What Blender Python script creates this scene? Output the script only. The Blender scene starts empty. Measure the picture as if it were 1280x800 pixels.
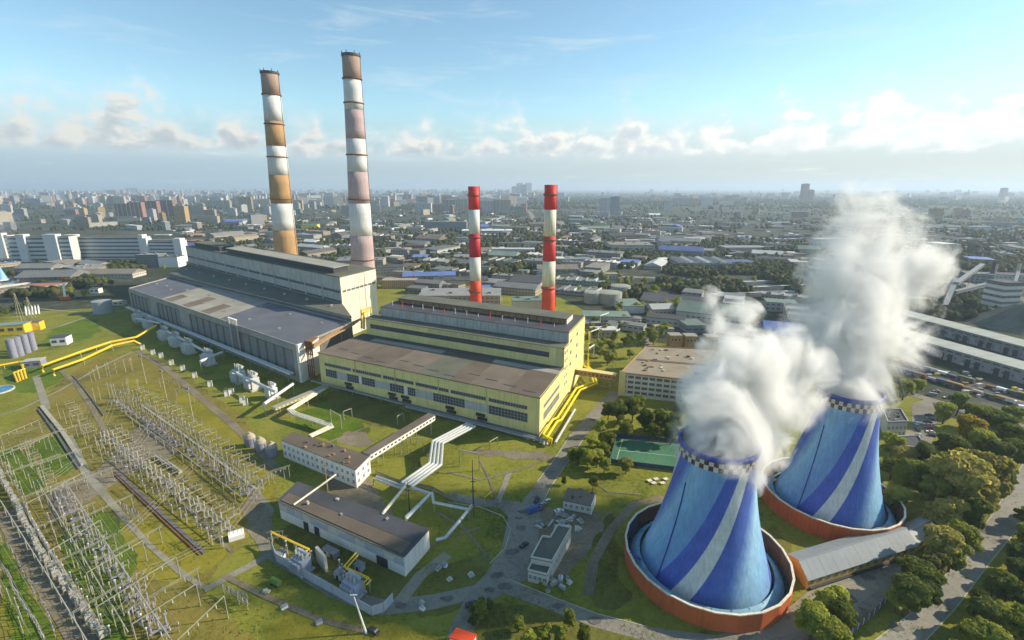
import bpy, math, random
import numpy as np
from mathutils import Vector, Matrix
from mathutils.noise import noise as mnoise
rnd = random.Random(7)
SC = bpy.context.scene
COL = SC.collection
R = math.radians
# ------------------------------------------------------------------ camera
F, CX, CY, HOR, H = 607.0, 640.0, 400.0, 235.0, 150.0
PIT = math.atan((CY - HOR) / F)
SP, CP = math.sin(PIT), math.cos(PIT)
cd = bpy.data.cameras.new('camera'); cam = bpy.data.objects.new('camera', cd); COL.objects.link(cam)
cam.location = (0, 0, H); cam.rotation_euler = (R(90) - PIT, 0, 0)
cd.sensor_width = 36; cd.lens = 36 * F / 1280; cd.clip_start = 1; cd.clip_end = 150000
SC.camera = cam
# ------------------------------------------------------------------ sun, sky, exposure
SUN_EL, SUN_AZ = R(28), R(80)          # azimuth from +Y towards +X
sd = Vector((math.sin(SUN_AZ) * math.cos(SUN_EL), math.cos(SUN_AZ) * math.cos(SUN_EL), math.sin(SUN_EL)))
sl = bpy.data.lights.new('sun', 'SUN'); sl.energy = 3.9; sl.angle = R(0.6); sl.color = (1.0, 0.885, 0.69)
so = bpy.data.objects.new('sun', sl); COL.objects.link(so); so.rotation_euler = sd.to_track_quat('Z', 'Y').to_euler()
SC.view_settings.view_transform = 'Standard'; SC.view_settings.look = 'None'
SC.view_settings.exposure = 0.85; SC.view_settings.gamma = 1.0
cy = SC.cycles
cy.use_denoising = True; cy.max_bounces = 9; cy.diffuse_bounces = 3; cy.glossy_bounces = 2
cy.transmission_bounces = 2; cy.volume_bounces = 6; cy.transparent_max_bounces = 6
cy.use_adaptive_sampling = True; cy.adaptive_threshold = 0.02
cy.volume_max_steps = 256

W = bpy.data.worlds.new('World'); SC.world = W; W.use_nodes = True
wt = W.node_tree; wt.nodes.clear()

class NT:
    """short hand for building node trees"""
    def __init__(s, t): s.t = t
    def n(s, typ, **kw):
        x = s.t.nodes.new(typ)
        for k, v in kw.items():
            if k.startswith('i_'):
                x.inputs[k[2:]].default_value = v
            else: setattr(x, k, v)
        return x
    def l(s, a, b): s.t.links.new(a, b)
    def val(s, inp, v):
        if isinstance(v, bpy.types.NodeSocket): s.l(v, inp)
        else: inp.default_value = v
    def m(s, op, a, b=0.0, c=None, clamp=False):
        x = s.t.nodes.new('ShaderNodeMath'); x.operation = op; x.use_clamp = clamp
        s.val(x.inputs[0], a); s.val(x.inputs[1], b)
        if c is not None: s.val(x.inputs[2], c)
        return x.outputs[0]
    def vm(s, op, a, b=None):
        x = s.t.nodes.new('ShaderNodeVectorMath'); x.operation = op
        s.val(x.inputs[0], a)
        if b is not None:
            if op == 'SCALE': s.val(x.inputs['Scale'], b)
            else: s.val(x.inputs[1], b)
        return x
    def noise(s, vec, scale, detail=4, rough=0.55, dist=0.0):
        x = s.t.nodes.new('ShaderNodeTexNoise'); x.inputs['Scale'].default_value = scale
        x.inputs['Detail'].default_value = detail; x.inputs['Roughness'].default_value = rough
        x.inputs['Distortion'].default_value = dist
        if vec is not None: s.l(vec, x.inputs['Vector'])
        return x.outputs['Fac']
    def ramp(s, fac, stops, interp='LINEAR'):
        x = s.t.nodes.new('ShaderNodeValToRGB'); cr = x.color_ramp; cr.interpolation = interp
        while len(cr.elements) < len(stops): cr.elements.new(0.5)
        for e, (p, c) in zip(cr.elements, stops):
            e.position = p; e.color = (c[0], c[1], c[2], 1) if not isinstance(c, (int, float)) else (c, c, c, 1)
        s.val(x.inputs[0], fac)
        return x.outputs[0]
    def sm(s, v, a, b):
        x = s.t.nodes.new('ShaderNodeMapRange'); x.interpolation_type = 'SMOOTHSTEP'
        s.val(x.inputs[0], v); x.inputs[1].default_value = a; x.inputs[2].default_value = b
        return x.outputs[0]
    def mix(s, f, a, b, mode='MIX'):
        x = s.t.nodes.new('ShaderNodeMix'); x.data_type = 'RGBA'; x.blend_type = mode; x.clamp_factor = True
        s.val(x.inputs[0], f)
        for i, q in ((6, a), (7, b)):
            if isinstance(q, bpy.types.NodeSocket): s.l(q, x.inputs[i])
            else: x.inputs[i].default_value = (q[0], q[1], q[2], 1)
        return x.outputs[2]

def build_sky():
    q = NT(wt)
    sky = q.n('ShaderNodeTexSky', sky_type='NISHITA', sun_disc=False, sun_elevation=SUN_EL, sun_rotation=SUN_AZ,
              altitude=100, air_density=1.0, dust_density=0.15, ozone_density=2.5)
    tc = q.n('ShaderNodeTexCoord'); sep = q.n('ShaderNodeSeparateXYZ'); q.l(tc.outputs['Generated'], sep.inputs[0])
    X, Y, Z = sep.outputs
    az = q.m('ARCTAN2', X, Y); el = q.m('ARCSINE', Z)
    eld = q.m('MULTIPLY', el, 57.2958)
    def vec(kx, ky, off):
        c = q.n('ShaderNodeCombineXYZ'); q.val(c.inputs[0], q.m('MULTIPLY', az, kx)); q.val(c.inputs[1], q.m('MULTIPLY', el, ky))
        c.inputs[2].default_value = off
        return c.outputs[0]
    # cumulus bank: puffy tops over a level base, in patches round the horizon
    big = q.noise(vec(5.5, 2.0, 3.1), 1.0, 2, .5)
    puff = q.noise(vec(26, 44, 7.7), 1.0, 8, .52, .2)
    pv_ = vec(26, 44, 7.7); pv2 = q.vm('ADD', pv_, (.34, .42, 0)).outputs[0]
    relief = q.m('SUBTRACT', q.noise(pv_, 1.0, 4, .5, .2), q.noise(pv2, 1.0, 4, .5, .2))
    lump = q.noise(vec(15, 9, 5.2), 1.0, 3, .5)
    top = q.m('ADD', q.m('ADD', q.m('MULTIPLY_ADD', big, 7.0, 2.3), q.m('MULTIPLY', q.sm(az, -.2, .9), 1.3)), q.m('ADD', q.m('MULTIPLY_ADD', puff, 6.5, -3.25), q.m('MULTIPLY_ADD', lump, 9.0, -4.5)))
    above = q.m('SUBTRACT', top, eld)
    c1 = q.sm(above, -0.35, 1.3)
    base = q.sm(q.m('ADD', eld, q.m('MULTIPLY_ADD', puff, 2.6, -1.3)), 2.9, 4.1)
    c1 = q.m('MULTIPLY', c1, base)
    # flat haze-like stratus under the bank
    st = q.noise(vec(7, 60, 11.0), 1.0, 6, .55)
    low = q.m('MULTIPLY', q.m('SUBTRACT', 1.0, q.sm(eld, 2.5, 9.5)), q.sm(st, .02, .45))
    # thin high wisps
    ws = q.noise(vec(4.5, 30, 23.0), 1.0, 7, .62, .6)
    wis = q.m('MULTIPLY', q.m('MULTIPLY', q.sm(ws, .50, .74), q.sm(eld, 3.0, 8.0)), q.m('SUBTRACT', 1.0, q.sm(eld, 16, 24)))
    sunny = q.sm(q.m('ADD', q.m('MULTIPLY', X, math.sin(SUN_AZ)), q.m('MULTIPLY', Y, math.cos(SUN_AZ))), -.45, 1.05)
    bg = q.n('ShaderNodeBackground'); bg.inputs[1].default_value = 0.099
    tint = q.mix(1.0, sky.outputs[0], (1.06, 1.16, 1.03), 'MULTIPLY')
    q.l(tint, bg.inputs[0])
    shade = q.ramp(q.m('ADD', q.m('MULTIPLY', q.sm(above, .0, 3.0), -.62), q.m('MULTIPLY_ADD', relief, 2.6, .92)),
                   [(0.0, (.40, .46, .50)), (.45, (.52, .56, .57)), (.85, (.76, .74, .68))])
    shade = q.mix(q.m('MULTIPLY', q.sm(az, .0, .75), .7), shade, (.74, .74, .69)); cb = q.n('ShaderNodeBackground'); q.l(shade, cb.inputs[0]); q.val(cb.inputs[1], q.m('MULTIPLY_ADD', sunny, .26, .66))
    lb = q.n('ShaderNodeBackground'); q.l(q.mix(sunny, (.30, .41, .49), (.52, .54, .50)), lb.inputs[0]); lb.inputs[1].default_value = 0.74
    wb = q.n('ShaderNodeBackground'); wb.inputs[0].default_value = (.58, .66, .68, 1); wb.inputs[1].default_value = .78
    def mixs(f, a, b):
        x = q.n('ShaderNodeMixShader'); q.val(x.inputs[0], f); q.l(a, x.inputs[1]); q.l(b, x.inputs[2]); return x.outputs[0]
    o = mixs(q.m('MULTIPLY', wis, .38), bg.outputs[0], wb.outputs[0])
    o = mixs(q.m('MULTIPLY', low, .92), o, lb.outputs[0])
    veil = q.m('MULTIPLY', q.sm(q.m('ADD', above, 2.2), 0.0, 3.2), q.sm(eld, 1.5, 4.5))
    o = mixs(q.m('MULTIPLY', veil, .58), o, wb.outputs[0]); o = mixs(q.m('MULTIPLY', c1, .88), o, cb.outputs[0])
    out = q.n('ShaderNodeOutputWorld'); q.l(o, out.inputs[0])
build_sky()

# ------------------------------------------------------------------ picture <-> place
def G(x, y, h=0.0):
    "the point of the place at height h seen at pixel x, y of the photograph"
    u = (x - CX) / F; v = (y - CY) / F
    t = (H - h) / (SP + v * CP)
    return Vector((u * t, (CP - v * SP) * t, h))
def WY(x, y, Y):
    u = (x - CX) / F; v = (y - CY) / F
    t = Y / (CP - v * SP)
    return Vector((u * t, Y, H - (SP + v * CP) * t))
def PX(p):
    d = H - p[2]; z = p[1] * CP + d * SP
    return (CX + F * p[0] / z, CY + F * (d * CP - p[1] * SP) / z)
def HZ(X, Y, ypix):
    lo, hi = -50.0, 700.0
    for _ in range(50):
        m = (lo + hi) / 2
        if PX((X, Y, m))[1] > ypix: lo = m
        else: hi = m
    return lo
def GP(pts, h=0.0): return [G(x, y, h) for x, y in pts]

# ------------------------------------------------------------------ materials
MATS = {}
def M(name, col, var=.18, scale=.25, rough=.85, bump=0.0, metal=0.0, spec=.3, col2=None, fine=2.0, streak=0.0):
    if name in MATS: return MATS[name]
    m = bpy.data.materials.new(name); m.use_nodes = True; MATS[name] = m
    q = NT(m.node_tree); b = m.node_tree.nodes['Principled BSDF']
    geo = q.n('ShaderNodeNewGeometry'); P = geo.outputs['Position']
    n1 = q.noise(P, scale, 5, .6); n2 = q.noise(P, fine, 3, .6)
    f = q.m('ADD', q.m('MULTIPLY', n1, .68), q.m('MULTIPLY', n2, .32))
    c2 = col2 or tuple(min(1, c * (1 + var)) for c in col)
    c1 = tuple(c * (1 - var) for c in col) if not col2 else col
    cl = q.ramp(f, [(.32, c1), (.68, c2)])
    if streak:
        sv = q.vm('MULTIPLY', P, (.9, .9, .035)).outputs[0]
        cl = q.mix(q.m('MULTIPLY', q.sm(q.noise(sv, 1.0, 5, .65), .44, .68), streak), cl, tuple(c * k for c, k in zip(col, (.50, .44, .38))))
        cl = q.mix(q.m('MULTIPLY', q.sm(q.noise(P, .16, 5, .65), .56, .64), streak * .55), cl, tuple(min(1, c * 1.22 + .02) for c in col))
    q.l(cl, b.inputs['Base Color'])
    b.inputs['Roughness'].default_value = rough; b.inputs['Metallic'].default_value = metal
    b.inputs['Specular IOR Level'].default_value = spec
    if bump:
        bp = q.n('ShaderNodeBump', i_Strength=bump); bp.inputs['Distance'].default_value = .3
        q.l(n2, bp.inputs['Height']); q.l(bp.outputs[0], b.inputs['Normal'])
    return m

def M3(name, cols, scale=.03, fine=.6, rough=.95, detail=6, lo=.37, hi=.63, pos=None):
    "ground cover: several colours blended by two noises"
    m = bpy.data.materials.new(name); m.use_nodes = True; MATS[name] = m
    q = NT(m.node_tree); b = m.node_tree.nodes['Principled BSDF']
    geo = q.n('ShaderNodeNewGeometry'); P = geo.outputs['Position']
    f = q.m('ADD', q.m('MULTIPLY', q.noise(P, scale, detail, .66, .5), .56), q.m('MULTIPLY', q.noise(P, fine, 5, .7), .44))
    k = len(cols) - 1
    q.l(q.ramp(f, [(lo + (hi - lo) * i / k, c) for i, c in enumerate(cols)]), b.inputs['Base Color'])
    b.inputs['Roughness'].default_value = rough; b.inputs['Specular IOR Level'].default_value = .1
    bp = q.n('ShaderNodeBump', i_Strength=.5); bp.inputs['Distance'].default_value = .4
    q.l(q.noise(P, fine * 1.5, 4, .7), bp.inputs['Height']); q.l(bp.outputs[0], b.inputs['Normal'])
    return m

def MF(name, wall, glass, pu, pv, fu, fv, var=.15, v0=0.0):
    "far facade: rows of windows from wall UVs measured in metres"
    if name in MATS: return MATS[name]
    m = bpy.data.materials.new(name); m.use_nodes = True; MATS[name] = m
    q = NT(m.node_tree); b = m.node_tree.nodes['Principled BSDF']
    uv = q.n('ShaderNodeUVMap'); sp = q.n('ShaderNodeSeparateXYZ'); q.l(uv.outputs[0], sp.inputs[0])
    a = q.m('LESS_THAN', q.m('FRACT', q.m('DIVIDE', sp.outputs[0], pu)), fu)
    c = q.m('LESS_THAN', q.m('FRACT', q.m('DIVIDE', q.m('ADD', sp.outputs[1], v0), pv)), fv)
    w = q.m('MULTIPLY', a, c)
    oi = q.n('ShaderNodeObjectInfo'); geo = q.n('ShaderNodeNewGeometry')
    n = q.noise(geo.outputs['Position'], .08, 4, .6)
    br = q.m('MULTIPLY_ADD', oi.outputs['Random'], .5, .72)
    br = q.m('MULTIPLY', br, q.m('MULTIPLY_ADD', n, .5, .75))
    cc = q.n('ShaderNodeCombineXYZ')
    for i in range(3): q.l(br, cc.inputs[i])
    wc = q.mix(1.0, wall, cc.outputs[0], 'MULTIPLY')
    q.l(q.mix(w, wc, glass), b.inputs['Base Color'])
    b.inputs['Roughness'].default_value = .8; b.inputs['Specular IOR Level'].default_value = .25
    return m

def MR(name, col, var=.35):
    "far roofs: each roof its own tone"
    if name in MATS: return MATS[name]
    m = bpy.data.materials.new(name); m.use_nodes = True; MATS[name] = m
    q = NT(m.node_tree); b = m.node_tree.nodes['Principled BSDF']
    oi = q.n('ShaderNodeObjectInfo'); geo = q.n('ShaderNodeNewGeometry')
    n = q.noise(geo.outputs['Position'], .06, 5, .65)
    br = q.m('MULTIPLY', q.m('MULTIPLY_ADD', oi.outputs['Random'], var * 2, 1 - var), q.m('MULTIPLY_ADD', n, .8, .6))
    cc = q.n('ShaderNodeCombineXYZ')
    for i in range(3): q.l(br, cc.inputs[i])
    q.l(q.mix(1.0, col, cc.outputs[0], 'MULTIPLY'), b.inputs['Base Color'])
    b.inputs['Roughness'].default_value = .8
    return m

def MLEAF(name, c1, c2):
    m = bpy.data.materials.new(name); m.use_nodes = True; MATS[name] = m
    t = m.node_tree; q = NT(t); b = t.nodes['Principled BSDF']; out = t.nodes['Material Output']
    oi = q.n('ShaderNodeObjectInfo'); geo = q.n('ShaderNodeNewGeometry')
    n = q.noise(geo.outputs['Position'], .55, 3, .6)
    f = q.m('ADD', q.m('MULTIPLY', n, .8), q.m('MULTIPLY_ADD', oi.outputs['Random'], .6, -.2))
    col = q.ramp(f, [(.25, c1), (.8, c2)])
    q.l(col, b.inputs['Base Color']); b.inputs['Roughness'].default_value = .75; b.inputs['Specular IOR Level'].default_value = .15
    tr = q.n('ShaderNodeBsdfTranslucent'); q.l(q.mix(1.0, col, (1.5, 1.4, 1.0), 'MULTIPLY'), tr.inputs[0])
    mx = q.n('ShaderNodeMixShader'); mx.inputs[0].default_value = .5
    q.l(b.outputs[0], mx.inputs[1]); q.l(tr.outputs[0], mx.inputs[2]); q.l(mx.outputs[0], out.inputs[0])
    return m

# ------------------------------------------------------------------ mesh building
class MB:
    def __init__(s): s.v = []; s.f = []; s.uv = []; s.mi = []
    def add(s, vs, fs, uvs=None, mi=0):
        o = len(s.v); s.v.extend([tuple(p) for p in vs])
        for i, f in enumerate(fs):
            s.f.append(tuple(j + o for j in f)); s.uv.append(uvs[i] if uvs else None); s.mi.append(mi)
        return s
    def box(s, x, y, z0, sx, sy, sz, rz=0.0, mi=0):
        c, n = math.cos(rz), math.sin(rz); p = []
        for z in (z0, z0 + sz):
            for a, b in ((-1, -1), (1, -1), (1, 1), (-1, 1)):
                dx, dy = a * sx / 2, b * sy / 2
                p.append((x + dx * c - dy * n, y + dx * n + dy * c, z))
        return s.prism([q[:2] for q in p[:4]], z0, z0 + sz, mi)
    def prism(s, pts, z0, z1, mi=0, top=True, bottom=True):
        "extruded footprint; z1 may be a list (sloping top)"
        n = len(pts)
        ar = sum(pts[i][0] * pts[(i + 1) % n][1] - pts[(i + 1) % n][0] * pts[i][1] for i in range(n))
        zt = list(z1) if isinstance(z1, (list, tuple)) else [z1] * n
        pts = [(p[0], p[1]) for p in pts]
        if ar < 0: pts = pts[::-1]; zt = zt[::-1]
        vs = [(p[0], p[1], z0) for p in pts] + [(p[0], p[1], zt[i]) for i, p in enumerate(pts)]
        fs = []; uv = []
        for i in range(n):
            j = (i + 1) % n; d = math.dist(pts[i], pts[j])
            fs.append((i, j, n + j, n + i)); uv.append([(0, 0), (d, 0), (d, zt[j] - z0), (0, zt[i] - z0)])
        if top: fs.append(tuple(range(n, 2 * n))); uv.append([(0.97 * 3, 0.97 * 3)] * n)
        if bottom: fs.append(tuple(range(n - 1, -1, -1))); uv.append([(0, 0)] * n)
        return s.add(vs, fs, uv, mi)
    def beam(s, a, b, w, h=None, mi=0):
        a, b = Vector(a), Vector(b); h = h or w; d = b - a
        if d.length < 1e-6: return s
        d.normalize(); up = Vector((0, 0, 1)) if abs(d.z) < .95 else Vector((0, 1, 0))
        x = d.cross(up).normalized(); y = x.cross(d).normalized(); vs = []
        for p in (a, b):
            for i, j in ((-1, -1), (1, -1), (1, 1), (-1, 1)): vs.append(p + x * (i * w / 2) + y * (j * h / 2))
        return s.add(vs, [(0, 1, 2, 3), (7, 6, 5, 4), (0, 4, 5, 1), (1, 5, 6, 2), (2, 6, 7, 3), (3, 7, 4, 0)], None, mi)
    def tube(s, pts, r, n=8, mi=0, caps=True):
        pts = [Vector(p) for p in pts]; rs = r if isinstance(r, (list, tuple)) else [r] * len(pts); vs = []
        for i, p in enumerate(pts):
            d = Vector((0, 0, 0))
            if i: d += (p - pts[i - 1]).normalized()
            if i < len(pts) - 1: d += (pts[i + 1] - p).normalized()
            d.normalize(); up = Vector((0, 0, 1)) if abs(d.z) < .9 else Vector((0, 1, 0))
            x = d.cross(up).normalized(); y = x.cross(d).normalized()
            k = 1.0
            if 0 < i < len(pts) - 1:
                cs = (pts[i + 1] - p).normalized().dot((p - pts[i - 1]).normalized()); k = min(1.6, 1 / max(.4, math.sqrt((1 + cs) / 2)))
            for a in range(n):
                t = 2 * math.pi * a / n; vs.append(p + (x * math.cos(t) * k + y * math.sin(t)) * rs[i])
        fs = []
        for i in range(len(pts) - 1):
            for a in range(n):
                b = (a + 1) % n; fs.append((i * n + a, i * n + b, (i + 1) * n + b, (i + 1) * n + a))
        if caps: fs.append(tuple(range(n - 1, -1, -1))); fs.append(tuple(range((len(pts) - 1) * n, len(pts) * n)))
        return s.add(vs, fs, None, mi)
    def lathe(s, prof, n=12, c=(0, 0, 0), mi=0, cap=True, twist=0.0):
        vs = []; fs = []
        for r, z in prof:
            for a in range(n):
                t = 2 * math.pi * a / n + twist; vs.append((c[0] + r * math.cos(t), c[1] + r * math.sin(t), c[2] + z))
        for i in range(len(prof) - 1):
            for a in range(n):
                b = (a + 1) % n; fs.append((i * n + a, i * n + b, (i + 1) * n + b, (i + 1) * n + a))
        if cap: fs.append(tuple(range(n - 1, -1, -1))); fs.append(tuple(range((len(prof) - 1) * n, len(prof) * n)))
        return s.add(vs, fs, None, mi)
    def poly(s, pts, mi=0): return s.add(pts, [tuple(range(len(pts)))], None, mi)
    def mesh(s, name, off=(0, 0, 0), smooth=False):
        me = bpy.data.meshes.new(name)
        me.from_pydata([(p[0] - off[0], p[1] - off[1], p[2] - off[2]) for p in s.v], [], s.f)
        if any(u for u in s.uv):
            ul = me.uv_layers.new(name='UVMap'); fl = []
            for f, u in zip(s.f, s.uv):
                for k in range(len(f)): fl.extend(u[k] if u else (0, 0))
            ul.data.foreach_set('uv', fl)
        if any(s.mi): me.polygons.foreach_set('material_index', s.mi)
        if smooth: me.polygons.foreach_set('use_smooth', [True] * len(s.f))
        me.update()
        return me

OFF = {}
def tag(o, label=None, cat=None, group=None, kind=None):
    if label: o['label'] = label
    if cat: o['category'] = cat
    if group: o['group'] = group
    if kind: o['kind'] = kind
    return o
def thing(name, label, cat, loc=(0, 0, 0), group=None, rz=0.0):
    o = bpy.data.objects.new(name, None); COL.objects.link(o); o.location = loc; o.rotation_euler = (0, 0, rz)
    o.empty_display_size = .5; OFF[o.name] = tuple(loc)
    return tag(o, label, cat, group)
def mesh_obj(name, me, m, parent=None):
    o = bpy.data.objects.new(name, me); COL.objects.link(o)
    if m is not None and not me.materials:
        for k in (m if isinstance(m, (list, tuple)) else [m]): me.materials.append(k)
    if parent is not None: o.parent = parent
    return o
def part(par, name, mb, m, smooth=False, label=None):
    "a mesh part; mb is in world coordinates when the thing was made with a location, else local"
    off = OFF.get(par.name, (0, 0, 0))
    o = mesh_obj(name, mb.mesh(name, off, smooth), m, par); OFF[o.name] = off
    if label: o['label'] = label
    return o
def single(name, mb, m, label, cat, group=None, smooth=False, loc=(0, 0, 0)):
    o = mesh_obj(name, mb.mesh(name, loc, smooth), m); o.location = loc
    return tag(o, label, cat, group)
def structure(name, mb, m):
    return tag(mesh_obj(name, mb.mesh(name), m), kind='structure')
KIDS = {}
def copy_tree(o, parent=None):
    c = o.copy(); COL.objects.link(c)
    if parent is not None: c.parent = parent
    if o.name not in KIDS: KIDS[o.name] = list(o.children)
    for ch in KIDS[o.name]: copy_tree(ch, c)
    return c
class Proto:
    "first use places the thing itself, later uses place copies"
    def __init__(s, root): s.root = root; s.used = False; KIDS.clear()
    def put(s, loc, rz=0.0, scale=1.0, group=None):
        if not s.used: o = s.root; s.used = True
        else: o = copy_tree(s.root)
        o.location = loc; o.rotation_euler = (0, 0, rz)
        if isinstance(scale, (int, float)): scale = (scale,) * 3
        o.scale = scale
        if group: o['group'] = group
        return o
REG = []
def reg(o, base, where, anchor):
    "label finished at the end: alike neighbours are counted from a landmark"
    REG.append((o, base, where, Vector(anchor)))
def ordinal(i):
    return '%d%s' % (i, 'th' if 10 <= i % 100 <= 20 else {1: 'st', 2: 'nd', 3: 'rd'}.get(i % 10, 'th'))
def finish_labels():
    gr = {}
    for o, b, w, a in REG: gr.setdefault((b, w), []).append((o, a))
    for (b, w), L in gr.items():
        L.sort(key=lambda t: (Vector((t[0].location.x, t[0].location.y, 0)) - Vector((t[1].x, t[1].y, 0))).length)
        for i, (o, a) in enumerate(L):
            o['label'] = f'{b}, {w}' if len(L) == 1 else f'{b}, {ordinal(i + 1)} {w}'
def lerp(a, b, t): return a + (b - a) * t
def resample(pts, n):
    "n points evenly spaced along a polyline"
    pts = [Vector(p) for p in pts]; L = [0.0]
    for a, b in zip(pts, pts[1:]): L.append(L[-1] + (b - a).length)
    out = []
    for i in range(n):
        d = L[-1] * (i + .5) / n; k = 0
        while k < len(pts) - 2 and L[k + 1] < d: k += 1
        out.append((pts[k].lerp(pts[k + 1], (d - L[k]) / max(1e-6, L[k + 1] - L[k])), math.atan2(*(pts[k + 1] - pts[k]).yx)))
    return out

class Wall:
    "a wall face from A to B (seen from outside, left to right)"
    def __init__(s, A, B, z=0.0):
        s.A = Vector((A[0], A[1], z)); s.d = Vector((B[0] - A[0], B[1] - A[1], 0)); s.L = s.d.length; s.d.normalize()
        s.n = Vector((s.d.y, -s.d.x, 0)); s.rz = math.atan2(s.d.y, s.d.x)
    def p(s, u, z, out=0.0): return s.A + s.d * u + s.n * out + Vector((0, 0, z))
    def slab(s, mb, u0, u1, z0, z1, out, back=-.02, mi=0):
        a, b = s.p(u0, 0, back), s.p(u1, 0, back); c, d = s.p(u1, 0, out), s.p(u0, 0, out)
        return mb.prism([q.to_2d() for q in (a, b, c, d)], s.A.z + z0, s.A.z + z1, mi)
WCACHE = {}
def window(th, wall, u0, u1, z0, z1, nx, nz, mg, mf, fr=.18, name='window'):
    "pane set in a frame with mullions; alike windows share their meshes"
    w, h = round(u1 - u0, 2), round(z1 - z0, 2); key = (w, h, nx, nz, mg.name, mf.name, fr)
    if key not in WCACHE:
        g = MB(); g.add([(0, -.05, 0), (w, -.05, 0), (w, -.05, h), (0, -.05, h)], [(0, 1, 2, 3)])
        f = MB()
        for i in range(nx + 1): x = w * i / nx; f.beam((x, -.06, -fr / 2), (x, -.06, h + fr / 2), fr, .16)
        for j in range(nz + 1): z = h * j / nz; f.beam((fr / 2, -.065, z), (w - fr / 2, -.065, z), .12, fr * .9)
        a, b = g.mesh('pane'), f.mesh('window_frame'); a.materials.append(mg); b.materials.append(mf); WCACHE[key] = (a, b)
    a, b = WCACHE[key]; o = OFF.get(th.name, (0, 0, 0))
    f = bpy.data.objects.new(name, b); COL.objects.link(f); f.parent = th
    f.location = wall.p(u0, z0) - Vector(o); f.rotation_euler = (0, 0, wall.rz)
    g = bpy.data.objects.new('pane', a); COL.objects.link(g); g.parent = f
    return f

# ================================================================== materials used
grey_conc = M('grey_concrete', (.34, .33, .295), .22, .06, streak=.55)
pale_conc = M('pale_concrete', (.50, .48, .42), .2, .08, streak=.55)
dark_conc = M('dark_concrete', (.16, .155, .15), .25, .08, streak=.55)
white_wall = M('white_wall', (.76, .735, .67), .1, .1, streak=.25)
off_white = M('off_white_wall', (.56, .53, .45), .15, .15)
yellow_wall = M('yellow_wall', (.78, .66, .27), .12, .09, streak=.32)
yellow_dull = M('yellow_dull_wall', (.66, .57, .27), .12, .07, streak=.35)
ribbed = M('ribbed_sheet', (.50, .49, .45), .12, .3, .5, streak=.55)
glass_dark = M('dark_glass', (.03, .035, .045), .4, .9, .25, spec=.5, col2=(.13, .14, .15))
glass_grey = M('grey_glazing', (.20, .21, .215), .25, .25, .35, spec=.5)
frame_grey = M('grey_frame', (.30, .30, .29), .15, .5)
frame_white = M('white_frame', (.60, .60, .58), .1, .5)
roof_dark = M('dark_roof_felt', (.075, .075, .082), .3, .05, .8)
roof_blue = M('blue_grey_roof_felt', (.125, .13, .15), .22, .04, .75)
roof_tan = M('tan_roof_felt', (.31, .285, .235), .25, .04, .9)
roof_brown = M('brown_roof_felt', (.135, .105, .078), .28, .05, .9)
roof_brown2 = M('brown_roof_strip', (.175, .14, .105), .28, .06, .9)
roof_pale = M('pale_roof_strip', (.33, .31, .26), .2, .06, .9)
roof_green = M('green_grey_roof', (.135, .135, .10), .25, .06, .9)
roof_office = M('office_roof_felt', (.30, .245, .17), .2, .08, .9)
metal_grey = M('grey_metal', (.30, .30, .30), .2, .4, .5, metal=.2)
metal_silver = M('silver_cladding', (.60, .60, .57), .12, .6, .38, metal=.35)
metal_dark = M('dark_metal', (.05, .05, .055), .3, .5, .6)
pipe_yellow = M('yellow_pipe_paint', (.78, .50, .03), .12, .5, .5)
pipe_bright = M('bright_yellow_pipe_paint', (.85, .66, .02), .1, .5, .45)
rust = M('rusty_steel', (.22, .10, .05), .4, .5, .9)
rust_tan = M('tan_rusty_steel', (.36, .22, .10), .35, .4, .9)
conc_post = M('concrete_post', (.34, .31, .21), .25, .5)
porcelain = M('grey_porcelain', (.25, .235, .26), .2, 1.0, .35, spec=.5)
porcelain_l = M('pale_porcelain', (.40, .385, .33), .12, 1.0, .35, spec=.5)
equip_grey = M('grey_equipment_paint', (.34, .33, .34), .2, .6, .6)
equip_lilac = M('blue_grey_equipment_paint', (.25, .25, .32), .2, .6, .6)
white_paint = M('white_paint', (.80, .79, .76), .06, .5, .6)
cream_paint = M('cream_paint', (.74, .68, .52), .06, .3, .6, streak=.55)
red_paint = M('red_paint', (.62, .035, .025), .12, .08, .6)
crimson = M('crimson_paint', (.47, .015, .03), .12, .08, .6)
orange_red = M('orange_red_paint', (.70, .07, .02), .12, .08, .6)
brown_band = M('weathered_brown_band', (.36, .25, .19), .14, .06, .8, streak=.4)
ochre_band = M('ochre_band', (.45, .27, .12), .14, .06, .8, streak=.4)
pink_band = M('faded_pink_band', (.46, .34, .33), .14, .06, .8, streak=.4)
white_band = M('weathered_white_band', (.66, .65, .62), .08, .06, .8, streak=.4)
wall_red = M('orange_red_wall', (.46, .10, .032), .3, .12, .8, col2=(.58, .14, .04), streak=.28)
wall_inner = M('brown_inner_wall', (.17, .075, .045), .3, .15, .9)
basin = M('dark_basin_water', (.015, .06, .085), .3, .1, .12, spec=.5)
collar_blue = M('pale_blue_collar', (.22, .42, .54), .3, .25, .6)
rim_blue = M('rim_blue', (.05, .07, .32), .15, .3, .5)
check_dark = M('checker_dark_red', (.13, .035, .03), .35, .3, .7)
check_pale = M('checker_cream', (.66, .63, .52), .1, .3, .7)
asphalt = M3('asphalt', [(.10, .092, .078), (.15, .137, .115), (.20, .18, .15)], .05, .8, .95)
asphalt_old = M3('old_asphalt', [(.15, .137, .11), (.24, .218, .175), (.30, .275, .22)], .04, .6)
street_mat = M3('street_asphalt', [(.23, .215, .18), (.30, .28, .235), (.36, .335, .28)], .03, .5)
dirt = M3('bare_dirt', [(.15, .12, .075), (.225, .185, .125), (.30, .255, .175)], .05, .7)
path_mat = M3('worn_path', [(.20, .185, .135), (.29, .265, .20), (.34, .315, .245)], .06, .9)
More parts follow.
